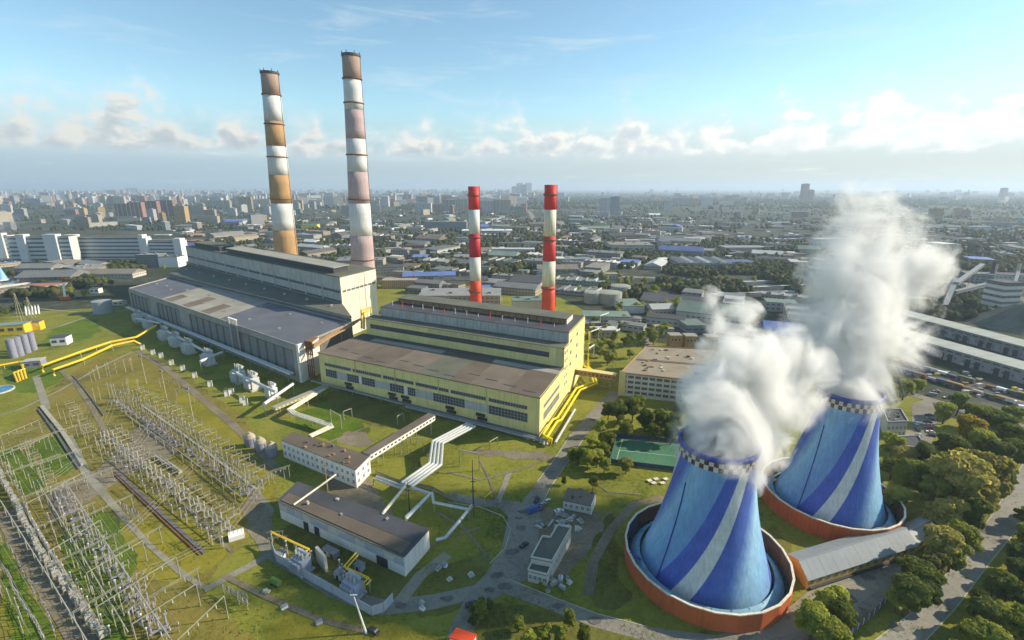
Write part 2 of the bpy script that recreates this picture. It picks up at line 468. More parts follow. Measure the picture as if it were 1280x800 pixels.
grass = M3('lawn_grass', [(.095, .102, .018), (.17, .178, .026), (.235, .23, .034), (.27, .225, .06)], .028, .5)
grass_fresh = M3('fresh_grass', [(.06, .095, .012), (.105, .16, .016), (.16, .20, .02)], .05, .7)
grass_dry = M3('dry_grass', [(.10, .092, .022), (.18, .155, .032), (.235, .19, .04), (.25, .195, .075)], .035, .45)
grass_yel = M3('yellow_grass', [(.16, .15, .02), (.24, .21, .024), (.30, .25, .032)], .04, .6)
grass_shade = M3('painted_shade_grass', [(.085, .085, .018), (.145, .14, .028), (.19, .175, .045)], .04, .5)  # darkened lawn tone, with the shade beside tower and hall put into it
city_mat = M3('city_ground', [(.022, .034, .014), (.035, .048, .02), (.05, .06, .03), (.085, .085, .065), (.15, .145, .125), (.05, .055, .04)], .006, .06, .95, 9, .30, .70)
trough_mat = M('concrete_trough', (.40, .37, .29), .2, .4)
kerb_mat = M('kerb_stone', (.46, .42, .31), .12, .5)
court_mat = M3('court_green', [(.05, .135, .07), (.075, .185, .10), (.095, .21, .12)], .06, .8)
fence_blue = M('blue_fence_mesh', (.06, .075, .13), .2, .4)
fence_grey = M('grey_fence_panel', (.40, .42, .48), .12, .4)
shed_yellow = M('yellow_shed_wall', (.56, .38, .10), .1, .2)
shed_orange = M('orange_yellow_gable', (.86, .62, .14), .1, .2)
shed_roof = M('pale_sheet_roof', (.25, .275, .285), .14, .1, .7)
shed_roof2 = M('grey_sheet_roof', (.27, .27, .26), .15, .1, .6)
bark = M('bark', (.10, .08, .055), .3, 1.0)
leaf_a = MLEAF('leaf_mid_green', (.11, .14, .02), (.34, .37, .06))
leaf_b = MLEAF('leaf_light_green', (.17, .20, .026), (.44, .46, .075))
leaf_c = MLEAF('leaf_olive', (.16, .16, .04), (.44, .40, .11))
leaf_d = MLEAF('leaf_dark_green', (.075, .105, .024), (.24, .28, .058))
leaf_y = MLEAF('leaf_autumn_yellow', (.25, .20, .015), (.60, .43, .02))

# ================================================================== ground
g = MB(); XS = [-60000, -6000, -1500, 1500, 6000, 60000]; YS = [-3000, -100, 1500, 6000, 60000]
g.add([(x, y, 0) for y in YS for x in XS], [(j * 6 + i, j * 6 + i + 1, j * 6 + i + 7, j * 6 + i + 6) for j in range(4) for i in range(5)])
structure('ground', g, city_mat)
LAYER = {}
def ragged(P, amp=3.0, sc=.09):
    "an outline grown over: rounded, then frayed by noise"
    for _ in range(2): P = [q for a, b in zip(P, P[1:] + P[:1]) for q in (a.lerp(b, .25), a.lerp(b, .75))]
    out = []
    for a, b in zip(P, P[1:] + P[:1]):
        n = max(1, int((b - a).length / 2.2))
        for i in range(n):
            q = a.lerp(b, i / n); out.append(q + Vector((mnoise(Vector((q.x * sc, q.y * sc, 3))) + .6 * mnoise(Vector((q.x * sc * 4, q.y * sc * 4, 9))), mnoise(Vector((q.x * sc, q.y * sc, 17))) + .6 * mnoise(Vector((q.x * sc * 4, q.y * sc * 4, 31))), 0)) * amp)
    return out
def sheet(name, pts, m, z, frayed=None):
    "flat sheet from pixel outline; each later sheet lies a few mm above the one before it"
    LAYER[z] = LAYER.get(z, 0) + 1
    zz = z + LAYER[z] * .004
    P = GP(pts)
    if name.endswith('patch') or frayed: P = ragged(P, frayed or 3.0)
    mb = MB(); mb.poly([(p.x, p.y, zz) for p in P])
    return structure(name, mb, m)
sheet('lawn', [(-160, 400), (0, 392), (150, 383), (300, 345), (480, 340), (600, 352), (700, 372), (800, 425), (1110, 470), (1180, 520), (1330, 560), (1500, 900), (640, 1000), (-500, 1000)], grass, .02)
sheet('switchyard_ground', [(100, 452), (170, 438), (240, 470), (330, 545), (345, 600), (345, 640), (290, 690), (250, 735), (330, 800), (330, 900), (-90, 900), (-60, 600), (30, 520)], grass_dry, .04, 4.0)
for p in ([(205, 500), (245, 488), (330, 560), (285, 580)], [(150, 470), (200, 480), (225, 520), (180, 510)], [(120, 655), (215, 650), (270, 700), (205, 740), (150, 690)],
          [(290, 580), (350, 590), (330, 640), (300, 650)], [(225, 640), (300, 670), (255, 730), (215, 690)], [(330, 770), (420, 770), (560, 790), (560, 850), (330, 850)], [(0, 720), (60, 800), (0, 800)]):
    sheet('yellow_grass_patch', p, grass_yel, .055)
for p in ([(46, 548), (100, 540), (100, 590), (62, 598), (40, 560)], [(0, 560), (30, 556), (62, 610), (30, 625), (5, 580)], [(68, 672), (115, 645), (125, 642), (180, 700), (150, 770), (190, 860), (130, 860)],
          [(0, 470), (30, 500), (90, 470), (45, 450), (0, 455)], [(60, 410), (120, 395), (130, 420), (50, 440)], [(112, 640), (135, 640), (170, 690), (140, 690)], [(0, 660), (14, 690), (72, 800), (90, 860), (30, 860), (0, 730)],
          [(352, 520), (430, 500), (470, 540), (430, 560), (395, 545)]):
    sheet('fresh_grass_patch', p, grass_fresh, .07)
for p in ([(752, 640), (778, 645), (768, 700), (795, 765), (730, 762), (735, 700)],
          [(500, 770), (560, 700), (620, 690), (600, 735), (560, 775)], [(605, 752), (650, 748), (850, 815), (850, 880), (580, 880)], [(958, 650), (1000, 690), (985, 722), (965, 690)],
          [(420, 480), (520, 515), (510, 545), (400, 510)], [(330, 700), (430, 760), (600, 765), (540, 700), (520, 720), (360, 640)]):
    sheet('painted_shade_patch', p, grass_shade, .085)  # grass sheets painted dark where tower and hall shade the lawn
for p in ([(60, 660), (110, 628), (150, 600), (215, 560), (175, 540), (120, 590), (60, 610)], [(185, 520), (230, 560), (210, 575), (150, 560)], [(430, 535), (475, 548), (462, 560), (420, 560)],
          [(395, 600), (450, 590), (500, 640), (470, 650)], [(560, 560), (690, 565), (700, 575), (620, 575)], [(660, 640), (720, 630), (760, 650), (735, 690), (700, 735), (660, 735)],
          [(20, 650), (70, 800), (100, 800), (40, 640)], [(300, 620), (345, 640), (330, 690), (310, 660)]):
    sheet('bare_dirt_patch', p, dirt, .10)
sheet('yard', [(620, 632), (655, 630), (676, 640), (668, 720), (640, 735), (600, 735), (625, 690), (640, 662), (634, 645)], asphalt_old, .20)
def road(name, pts, w, m, z=.115, h=0):
    "ribbon of constant width along pixel points"
    P = [G(x, y) for x, y in pts]; Lf, Rt = [], []
    for i, p in enumerate(P):
        d = (P[min(i + 1, len(P) - 1)] - P[max(i - 1, 0)]).normalized(); nn = Vector((-d.y, d.x, 0)); ww = w[i] if isinstance(w, (list, tuple)) else w
        Lf.append(p + nn * ww / 2); Rt.append(p - nn * ww / 2)
    LAYER[z] = LAYER.get(z, 0) + 1; zz = z + LAYER[z] * .004
    mb = MB(); n = len(P)
    mb.add([(q.x, q.y, zz) for q in Lf + Rt], [(i, n + i, n + i + 1, i + 1) for i in range(n - 1)])
    structure(name, mb, m); return Lf, Rt
def kerb(pts, h=.13, w=.35):
    mb = MB()
    for a, b in zip(pts, pts[1:]): mb.beam((a[0], a[1], h / 2 + .06), (b[0], b[1], h / 2 + .06), w, h + .12)
    structure('kerb', mb, kerb_mat)
La, Ra = road('road', [(770, 490), (745, 517), (722, 545), (700, 578), (680, 605), (662, 634)], [9, 9, 9, 8, 8, 10], asphalt_old)
kerb(La[2:]); kerb(Ra[2:5])
road('road', [(655, 640), (648, 690), (625, 725), (600, 745), (575, 790), (560, 850)], [14, 15, 13, 10, 8, 8], asphalt_old)
road('road', [(600, 738), (545, 752), (480, 760), (420, 742), (370, 712), (335, 690), (322, 665), (335, 640), (310, 610)], [6, 7, 7, 5, 5, 5, 5, 6, 6], asphalt_old)
Lb, Rb = road('road', [(630, 732), (690, 755), (745, 776), (810, 793), (900, 806), (990, 790), (1060, 745), (1100, 715), (1140, 690)], [7, 6, 6, 6, 7, 12, 16, 14, 10], asphalt_old)
kerb(Lb[:4])
road('road', [(500, 752), (525, 720), (560, 693)], 5, path_mat)
road('path', [(735, 745), (742, 700), (762, 665), (790, 632), (830, 622)], 4.2, dirt)
road('road', [(560, 620), (600, 628), (650, 632)], 6, asphalt_old)
road('path', [(637, 590), (622, 628)], 3, path_mat)
kerb(GP([(560, 628), (600, 634), (628, 645), (638, 662), (632, 685), (612, 705)]))
street_l = GP([(1290, 560), (1245, 637), (1200, 698), (1145, 762), (1095, 800), (1040, 850)]); street_r = GP([(1330, 590), (1280, 652), (1240, 700), (1195, 760), (1158, 800), (1110, 850)])
mb = MB(); mb.add([(p.x, p.y, .125) for p in street_l + street_r], [(i, 6 + i, 7 + i, i + 1) for i in range(5)]); structure('street', mb, street_mat)
kerb(street_l); kerb(street_r)
sheet('pavement', [(1010, 740), (1085, 712), (1100, 735), (1050, 775), (960, 800), (930, 806)], path_mat, .14)
sheet('car_park', [(1140, 505), (1163, 497), (1172, 522), (1168, 545), (1160, 566), (1128, 548), (1140, 530)], asphalt_old, .11)
road('road', [(1095, 478), (1130, 490), (1180, 505), (1240, 525), (1330, 545)], [9, 9, 9, 10, 12], asphalt_old)
road('railway_bed', [(1110, 452), (1160, 468), (1220, 487), (1330, 520)], 26, M3('railway_ballast', [(.075, .07, .062), (.11, .10, .09), (.15, .14, .12)], .08, .8), .09)
road('path', [(170, 438), (205, 458), (240, 488), (290, 530), (322, 560), (345, 585)], [5, 5, 5, 5, 5, 5], dirt)
road('path', [(-40, 530), (25, 512), (75, 488), (120, 462), (165, 440)], 2.4, path_mat)
road('path', [(45, 470), (55, 500), (58, 512)], 4.5, path_mat); road('path', [(50, 413), (75, 408), (118, 393), (160, 387)], 4, path_mat)
road('path', [(75, 462), (95, 480), (112, 505), (135, 545)], 3.0, dirt)
road('path', [(50, 386), (105, 391), (118, 393)], 3, path_mat)
road('path', [(85, 545), (108, 592), (140, 630), (185, 680), (225, 715), (255, 735)], [4, 4, 3, 2.2, 2.2, 2.2], path_mat); road('path', [(255, 738), (292, 718), (345, 690)], [3.4, 3.4, 4], path_mat)
road('path', [(5, 640), (40, 700), (85, 770), (120, 830)], 7, dirt)

for pts, w in (([(560, 590), (600, 600), (640, 590), (690, 572)], 1.6), ([(600, 575), (612, 600), (622, 628)], 1.3), ([(545, 640), (580, 660), (612, 700)], 1.2), ([(530, 690), (560, 672), (600, 660)], 1.2), ([(700, 640), (740, 650), (765, 640)], 1.5), ([(300, 640), (330, 600), (360, 590)], 2.0), ([(280, 720), (330, 745), (400, 775), (460, 790)], 2.2), ([(395, 560), (430, 545), (470, 530)], 1.6), ([(740, 600), (760, 615), (800, 618)], 1.2), ([(70, 480), (130, 470), (165, 445)], 1.5), ([(200, 600), (240, 640), (290, 690)], 1.4)): road('worn_track', pts, w, dirt)
# roads of the town and the motorway strip
for pts, w in (([(680, 300), (672, 285), (664, 268), (655, 255)], 26), ([(690, 318), (720, 345), (760, 365)], 14), ([(480, 338), (560, 342), (690, 330), (760, 345), (880, 350)], 16),
               ([(20, 340), (90, 333), (180, 328), (235, 327)], 16), ([(760, 390), (812, 425), (800, 470)], 8), ([(300, 318), (500, 312), (700, 306), (1000, 300)], 14), ([(1110, 330), (1190, 300), (1290, 285)], 20)):
    road('road', pts, w, asphalt_old)

# ================================================================== the power plant halls
def quadmap(c00, c10, c11, c01):
    A, B, C_, D = [Vector((p[0], p[1], 0)) for p in (c00, c10, c11, c01)]
    return lambda u, v: (A * (1 - u) + B * u) * (1 - v) + (D * (1 - u) + C_ * u) * v
# ---- grey turbine hall (u along the front from the far end, v into the depth)
QG = quadmap(G(161, 360.5, 31), G(371, 432, 31), G(440, 403, 31), G(213, 346.5, 31))
hall = thing('turbine_hall', 'long low grey turbine hall with flat patched roof and tall glazed bays', 'factory hall', QG(0, 0))
part(hall, 'wall', MB().prism([QG(0, 0), QG(1, 0), QG(1, 1), QG(0, 1)], 0, 30.4), dark_conc)
mb = MB()
for a, b in ((QG(0, 0), QG(1, 0)), (QG(1, 0), QG(1, 1)), (QG(1, 1), QG(0, 1)), (QG(0, 1), QG(0, 0))): mb.beam((a.x, a.y, 30.9), (b.x, b.y, 30.9), .7, 1.4)
part(hall, 'parapet', mb, grey_conc)
def roof_patch(th, Q, u0, u1, v0, v1, z, m, name='roof_sheet'):
    return part(th, name, MB().prism([Q(u0, v0), Q(u1, v0), Q(u1, v1), Q(u0, v1)], z, z + .25), m)
roof_patch(hall, QG, .004, .26, .012, .985, 30.42, roof_blue); roof_patch(hall, QG, .2605, .64, .012, .985, 30.43, roof_tan); roof_patch(hall, QG, .6405, .996, .012, .985, 30.41, roof_blue)
for k in range(5):
    u = .28 + .06 * k; part(hall, 'roof_seam', MB().prism([QG(u, .05), QG(u + .05, .05), QG(u + .05, .4 + .1 * (k % 3)), QG(u, .4 + .1 * (k % 3))], 30.5, 30.72), roof_pale if k % 2 else roof_brown2)
wg = Wall(QG(0, 0), QG(1, 0)); LW = wg.L
part(hall, 'cornice', wg.slab(MB(), 0, LW, 26.2, 30.2, .8), grey_conc)
for u0, u1 in ((0, .012), (.175, .235), (.40, .465), (.985, 1.0)):
    part(hall, 'pilaster', wg.slab(MB(), u0 * LW, u1 * LW, 0, 26.15, .9), grey_conc)
part(hall, 'plinth', wg.slab(MB(), 0, LW, 0, 3.5, .6), grey_conc)
for a, b, n in ((.015, .172, 5), (.238, .397, 5), (.468, .70, 6), (.755, .983, 6)):
    st = (b - a) * LW / n
    for k in range(n):
        window(hall, wg, a * LW + k * st + st * .16, a * LW + (k + 1) * st - st * .16, 5.2, 24.5, 3, 4, glass_grey, frame_grey, .3)
        part(hall, 'mullion', wg.slab(MB(), a * LW + k * st - st * .05, a * LW + k * st + st * .05, 3.6, 26.1, .2), dark_conc)
part(hall, 'end_wall', MB().prism([wg.p(LW + .05, 0, .95), QG(1, 0) + Vector((1.2, -.9, 0)), QG(1, .33) + Vector((1.2, .1, 0)), QG(1, .33)], 0, 31.8), white_wall)
for k in range(6):
    u = LW * (.708 + .0075 * k); part(hall, 'vent_pipe', MB().tube([wg.p(u, 3.5, 1.3), wg.p(u, 36, 1.3)], .55, 8), metal_silver if k in (0, 5) else metal_grey)
    part(hall, 'vent_cap', MB().lathe([(.9, 0), (1.0, .6), (.5, 1.2)], 8, tuple(wg.p(u, 36, 1.3))), white_paint)
for k in range(14): part(hall, 'roof_vent', MB().box(*QG(.05 + .068 * k, .5 + .25 * math.sin(k * 3)).to_2d(), 30.7, 2.2, 2.2, 1.2, .4), grey_conc)
# ---- deaerator bay between turbine hall and boiler house
QD = quadmap(QG(0, 1), QG(1, 1), G(427.5, 380, 36), G(236, 330, 36))
bay = thing('deaerator_bay', 'narrow grey stepped bay between the long turbine hall and boiler house', 'factory hall', QD(0, 0))
part(bay, 'wall', MB().prism([QD(0, .02), QD(1, .02), QD(1, 1), QD(0, 1)], 0, 35.6), dark_conc)
part(bay, 'roof', MB().prism([QD(-.002, .0), QD(1.002, .0), QD(1.002, 1), QD(-.002, 1)], 35.6, 36.2), roof_green)
wd = Wall(QD(0, .02), QD(1, .02))
part(bay, 'fascia', wd.slab(MB(), 0, wd.L, 34.2, 35.5, .7), grey_conc)
for k in range(9): part(bay, 'roof_vent', MB().box(*QD(.06 + .11 * k, .5).to_2d(), 36.2, 2.5, 2.5, 1.8, .5), pale_conc)
# ---- boiler house
bA, bB = G(236, 330, 36), G(427.5, 380, 36)
bh = HZ(bB.x, bB.y, 347.0)
dv = Vector((.36, .93, 0)).normalized()
lo, hi = 5, 120
for _ in range(40):
    m = (lo + hi) / 2
    if PX((bB.x + dv.x * m, bB.y + dv.y * m, bh))[0] < 469: lo = m
    else: hi = m
BD = lo
QB = quadmap(bA, bB, bB + dv * BD, bA + dv * BD)
boil = thing('boiler_house', 'tall grey boiler house block with dark horizontal window bands behind turbine hall', 'factory hall', QB(0, 0))
part(boil, 'wall', MB().prism([QB(0, 0), QB(1, 0), QB(1, 1), QB(0, 1)], 0, bh), grey_conc)
part(boil, 'roof', MB().prism([QB(-.001, -.01), QB(1.001, -.01), QB(1.001, 1.01), QB(-.001, 1.01)], bh, bh + .9), roof_green)
part(boil, 'lantern', MB().prism([QB(.33, .12), QB(.955, .12), QB(.955, .5), QB(.33, .5)], bh + .9, bh + 6.5), metal_dark)
part(boil, 'lantern_roof', MB().prism([QB(.325, .1), QB(.96, .1), QB(.96, .52), QB(.325, .52)], bh + 6.5, bh + 7.3), roof_pale)
part(boil, 'lantern', MB().prism([QB(.05, .12), QB(.27, .12), QB(.27, .5), QB(.05, .5)], bh + .9, bh + 6.5), metal_dark)
part(boil, 'lantern_roof', MB().prism([QB(.045, .1), QB(.275, .1), QB(.275, .52), QB(.045, .52)], bh + 6.5, bh + 7.3), roof_green)
wb = Wall(QB(0, 0), QB(1, 0)); hb = bh - 36
for z0, z1 in ((36 + hb * .03, 36 + hb * .11), (36 + hb * .40, 36 + hb * .49)):
    n = 12
    for k in range(n): window(boil, wb, wb.L * k / n + 2.0, wb.L * (k + 1) / n - 2.0, z0, z1, 8, 1, glass_dark, frame_grey, .35)
for k in range(1, 12):
    part(boil, 'panel_joint', wb.slab(MB(), wb.L * k / 12 - .5, wb.L * k / 12 + .5, 36, bh - .2, .18), dark_conc if k in (3, 8) else pale_conc)
part(boil, 'wall_panel', wb.slab(MB(), .0, wb.L, 36 + hb * .52, bh - .3, .12), pale_conc); part(boil, 'wall_panel', wb.slab(MB(), .0, wb.L, 36 + hb * .13, 36 + hb * .38, .12), pale_conc)
we = Wall(QB(1, 0), QB(1, 1))
part(boil, 'end_panel', we.slab(MB(), 0, we.L * .46, 0, bh - .3, .3), cream_paint); part(boil, 'end_panel', we.slab(MB(), we.L * .66, we.L, 0, bh - .3, .3), cream_paint)
part(boil, 'end_panel', we.slab(MB(), we.L * .47, we.L * .65, 0, bh - .3, .15), off_white)
for k in range(8): window(boil, we, we.L * (.04 + .118 * k), we.L * (.13 + .118 * k), 36 + hb * .42, 36 + hb * .49, 3, 1, glass_dark, frame_grey, .3).location += we.n * .32

# ---- yellow hall: stepped block (u from the near corner along the front, v into the depth)
O = Vector((16.8, 272.6, 0)); ea = Vector((-.893, .449, 0)); eb = Vector((.36, .933, 0))
def QY(u, v): return O + ea * u + eb * v
LY = 187.0
yel = thing('yellow_turbine_hall', 'yellow stepped turbine hall with brown flat roof and bands of dark windows', 'factory hall', tuple(O))
T1, T2, T3, DPT = 27.0, 41.5, 49.5, 118.0
part(yel, 'wall', MB().prism([QY(0, 0), QY(LY, 0), QY(LY, 55), QY(0, 55)], 0, T1 - .5), yellow_wall)
part(yel, 'upper_wall', MB().prism([QY(0, 55.01), QY(LY - 4, 55.01), QY(LY - 4, 67), QY(0, 67)], 0, T2 - .4), yellow_wall)
part(yel, 'boiler_wall', MB().prism([QY(0, 67.01), QY(LY - 12, 67.01), QY(LY - 12, DPT), QY(0, DPT)], 0, T3 - .4), yellow_wall)
def qs(u0, u1, v0, v1): return [QY(u0, v0), QY(u1, v0), QY(u1, v1), QY(u0, v1)]
k0 = [0, 22, 50, 66, 92, 120, 150, LY + .6]
mm = [roof_brown, roof_brown2, roof_brown, roof_green, roof_brown2, roof_brown, roof_brown2]
for i in range(7): part(yel, 'roof_sheet', MB().prism(qs(k0[i] - (.6 if i == 0 else -.03), k0[i + 1], -.6, 41), T1 - .5, T1 + .1 + .02 * (i % 2)), mm[i])
for i, (u0, u1, m_) in enumerate(((-.6, 52, roof_pale), (52.05, 96, roof_brown), (96.05, 168, roof_pale), (168.05, LY, roof_dark))): part(yel, 'roof_sheet', MB().prism(qs(u0, u1, 41.05, 48), T1 - .5, T1 + .08), m_)
part(yel, 'roof_sheet', MB().prism(qs(-.6, LY, 48.05, 54.9), T1 - .5, T1 + .06), roof_dark)
part(yel, 'roof_sheet', MB().prism(qs(-.6, LY - 3.6, 54.5, 66.9), T2 - .4, T2), roof_green)
part(yel, 'roof_sheet', MB().prism(qs(-.6, LY - 11.6, 66.6, DPT + .4), T3 - .4, T3), roof_dark)
for i in range(12): part(yel, 'roof_seam', MB().prism(qs(4 + 15 * i, 13 + 15 * i, 5 + 3 * (i % 4), 5.8 + 3 * (i % 4)), T1 + .1, T1 + .3), roof_dark)
# front wall: W runs from the far end (left) to the near corner
wf = Wall(QY(LY, 0), QY(0, 0)); s6 = (LY - 12) / 6
for k in range(6): window(yel, wf, 5 + k * s6 + .6, 5 + (k + 1) * s6 - 1.4, 17.2, 19.6, 14, 1, glass_dark, frame_grey, .28)
u = 6.0
for w_, g_ in ((11, 0), (10, 1), (11, 0), (2.5, 1), (12, 0), (13, 1), (12, 0), (3, 1), (6.5, 0), (14, 1), (24, 0), (17, 1), (26, 0)):
    w_ *= (LY - 14) / 162.0
    if g_: part(yel, 'wall_panel', wf.slab(MB(), u + .1, u + w_ - .1, 8.6, 14.6, .12), ribbed if w_ > 5 else white_wall)
    else: window(yel, wf, u + .2, u + w_ - .2, 8.6, 14.6, max(4, int(w_ / 2.2)), 3, glass_dark, frame_grey, .3)
    u += w_
for k in range(1, 5): part(yel, 'downpipe', MB().tube([wf.p(LY * k / 5, 15, .3), wf.p(LY * k / 5, T1 - .6, .3)], .28, 6), yellow_dull)
part(yel, 'plinth', wf.slab(MB(), 0, LY, 0, 2.2, .35), grey_conc)
for u in (26, 68, 80, 118, 142): # louvred wall units standing out of the wall
    part(yel, 'louvre_box', wf.slab(MB(), u, u + 6.5, 5.6, 7.4, 1.1), metal_dark); part(yel, 'louvre_box', wf.slab(MB(), u + 1, u + 8, 3.0, 4.8, 1.1), metal_dark)
w2 = Wall(QY(LY - 4, 55.01), QY(0, 55.01))
for k in range(8): window(yel, w2, 5 + k * (w2.L - 16) / 8, 5 + (k + 1) * (w2.L - 16) / 8 - .25, 33.0, 36.6, 12, 1, glass_dark, metal_dark, .25)
part(yel, 'wall_panel', w2.slab(MB(), w2.L * .36, w2.L - 12, 37.2, 40.9, .15), yellow_dull); part(yel, 'wall_panel', w2.slab(MB(), w2.L * .97, w2.L, T1 + .2, 40.9, .1), yellow_dull)
w3 = Wall(QY(LY - 12, 67.01), QY(0, 67.01))
n = 22
for k in range(n): part(yel, 'ribbed_panel', w3.slab(MB(), w3.L * k / n + .06, w3.L * (k + 1) / n - .06, T2 + .1, T3 - .5, .22 + .05 * (k % 2)), ribbed)
for k in range(n * 3): part(yel, 'rib', w3.slab(MB(), w3.L * k / (n * 3) + .5, w3.L * k / (n * 3) + .8, T2 + .2, T3 - .6, .45), ribbed)
# long low lantern on the top roof with rusty side
part(yel, 'lantern', MB().prism(qs(8, LY - 18, 88, 104), T3, T3 + 3.6), rust_tan); part(yel, 'lantern_roof', MB().prism(qs(7, LY - 17, 86.5, 105.5), T3 + 3.6, T3 + 4.4), roof_green)
wl = Wall(QY(LY - 18, 88), QY(8, 88))
for k in range(26): part(yel, 'lantern_rib', wl.slab(MB(), wl.L * k / 26, wl.L * k / 26 + .5, T3 + .05, T3 + 3.5, .3), rust)
part(yel, 'lantern_end', MB().prism(qs(6.9, 7.9, 87, 105), T3, T3 + 3.5), cream_paint)
for k in range(15):
    p = QY(14 + 11 * k, 76); part(yel, 'roof_pipe', MB().tube([p + Vector((0, 0, T3)), p + Vector((0, 0, T3 + 2.6 + (k % 3)))], .35, 6), orange_red if k % 4 == 1 else metal_silver)
# near end wall facing the sun: profile plates step up with the roofs
wr = Wall(QY(0, 0), QY(0, DPT))
part(yel, 'end_wall', wr.slab(MB(), -.2, 55, 0, T1 + .3, .25), yellow_wall); part(yel, 'end_wall', wr.slab(MB(), 55.05, 67, 0, T2 + .3, .25), yellow_wall); part(yel, 'end_wall', wr.slab(MB(), 67.05, DPT, 0, T3 + .3, .25), yellow_wall)
for z0, z1 in ((16.4, 18.6), (8.2, 13.0)):
    f = window(yel, wr, 8, 44, z0, z1, 16, 2 if z1 < 14 else 1, glass_grey, frame_grey, .3); f.location += wr.n * .3
for v in (58, 63):
    for z in (12, 18, 24, 30, 36): window(yel, wr, v - 1.2, v + 1.4, z, z + 2.2, 2, 2, glass_dark, frame_white, .2).location += wr.n * .3
for v in (73, 92):
    for z in (22, 31, 40): window(yel, wr, v - 2, v + 2.4, z, z + 3, 2, 2, glass_dark, frame_white, .2).location += wr.n * .3

# ---- chimneys
def chimney(name, label, base, top_h, r0, r1, bands, ring_mat, tilt=0.0, crown=True):
    th = thing(name, label, 'chimney', tuple(base), 'tall chimneys of the power plant')
    n = 28
    def rad(z): return r1 + (r0 - r1) * (1 - z / top_h) ** 1.25
    for z0, z1, m in bands:
        a, b = z0 * top_h, z1 * top_h
        k = max(1, int((b - a) / 12)); prof = [(rad(a + (b - a) * i / k), a + (b - a) * i / k) for i in range(k + 1)]
        part(th, 'band', MB().lathe(prof, n, tuple(base), cap=True), m, True)
    z = .1
    for fz in ring_mat[1]:
        z = fz * top_h; part(th, 'walkway_ring', MB().lathe([(rad(z), -1), (rad(z) + 1.3, -.3), (rad(z) + 1.3, .9), (rad(z), .9)], n, (base[0], base[1], z), cap=False), ring_mat[0])
    lad = MB(); lad.tube([(base[0] + rad(q * top_h) + .45, base[1] - .3, q * top_h) for q in [i / 12 for i in range(1, 13)]], .3, 4); part(th, 'ladder', lad, metal_dark)
    if crown:
        part(th, 'crown', MB().lathe([(r1 + .1, -3.5), (r1 + .9, -3), (r1 + .9, 0), (r1 + .3, .2), (r1 + .2, -1.5)], n, (base[0], base[1], top_h), cap=False), metal_dark)
        for a in range(7):
            t = a * .9; part(th, 'lightning_rod', MB().beam((base[0] + r1 * math.cos(t), base[1] + r1 * math.sin(t), top_h), (base[0] + r1 * math.cos(t), base[1] + r1 * math.sin(t), top_h + 3.0), .8), metal_dark)
    if tilt: th.rotation_euler = (0, tilt, 0)
    return th
def bands_from_px(base, ys, mats, dx=0):
    "band edges: pixel heights from the top down to heights on the shaft"
    hs = [HZ(base[0], base[1], y) for y in ys]; top = hs[0]; out = []
    for i, m in enumerate(mats): out.append(((hs[i + 1] / top if i + 1 < len(hs) else 0.0), hs[i] / top, m))
    return top, out
b1 = G(361, 352); t1, bb = bands_from_px(b1, [90, 120, 152, 183, 219, 254, 287], [brown_band, white_band, ochre_band, white_band, ochre_band, white_band, ochre_band])
chimney('tall_chimney', 'tall chimney with weathered brown, ochre and white bands behind the grey boiler house', b1, t1, 19.0, 12.5, bb, (rust, [.13, .42, .62, .77, .90]), R(1.7))
b2 = G(456, 361); t2, bb = bands_from_px(b2, [68, 101, 138, 174, 215, 254, 294], [brown_band, white_band, pink_band, white_band, pink_band, white_band, pink_band])
chimney('tall_chimney', 'tallest chimney with faded pink and white bands behind end of grey boiler house', b2, t2, 18.5, 12.0, bb, (rust, [.14, .41, .60, .81, .905]), R(1.2))
b3 = G(595, 386); t3, bb = bands_from_px(b3, [233, 262, 292, 321, 350], [red_paint, white_band, crimson, white_band, orange_red])
chimney('short_chimney', 'shorter red and white banded chimney standing behind the yellow hall roof', b3, t3, 7.6, 6.6, bb, (rust, [.15, .60, .93]), 0, False)
b4 = G(685, 396); t4, bb = bands_from_px(b4, [231, 262, 295, 326, 357], [red_paint, cream_paint, red_paint, cream_paint, orange_red])
chimney('short_chimney', 'red and cream banded chimney beside the sunlit end of yellow hall', b4, t4, 8.1, 6.9, bb, (rust, [.23, .60, .93]), 0, False)

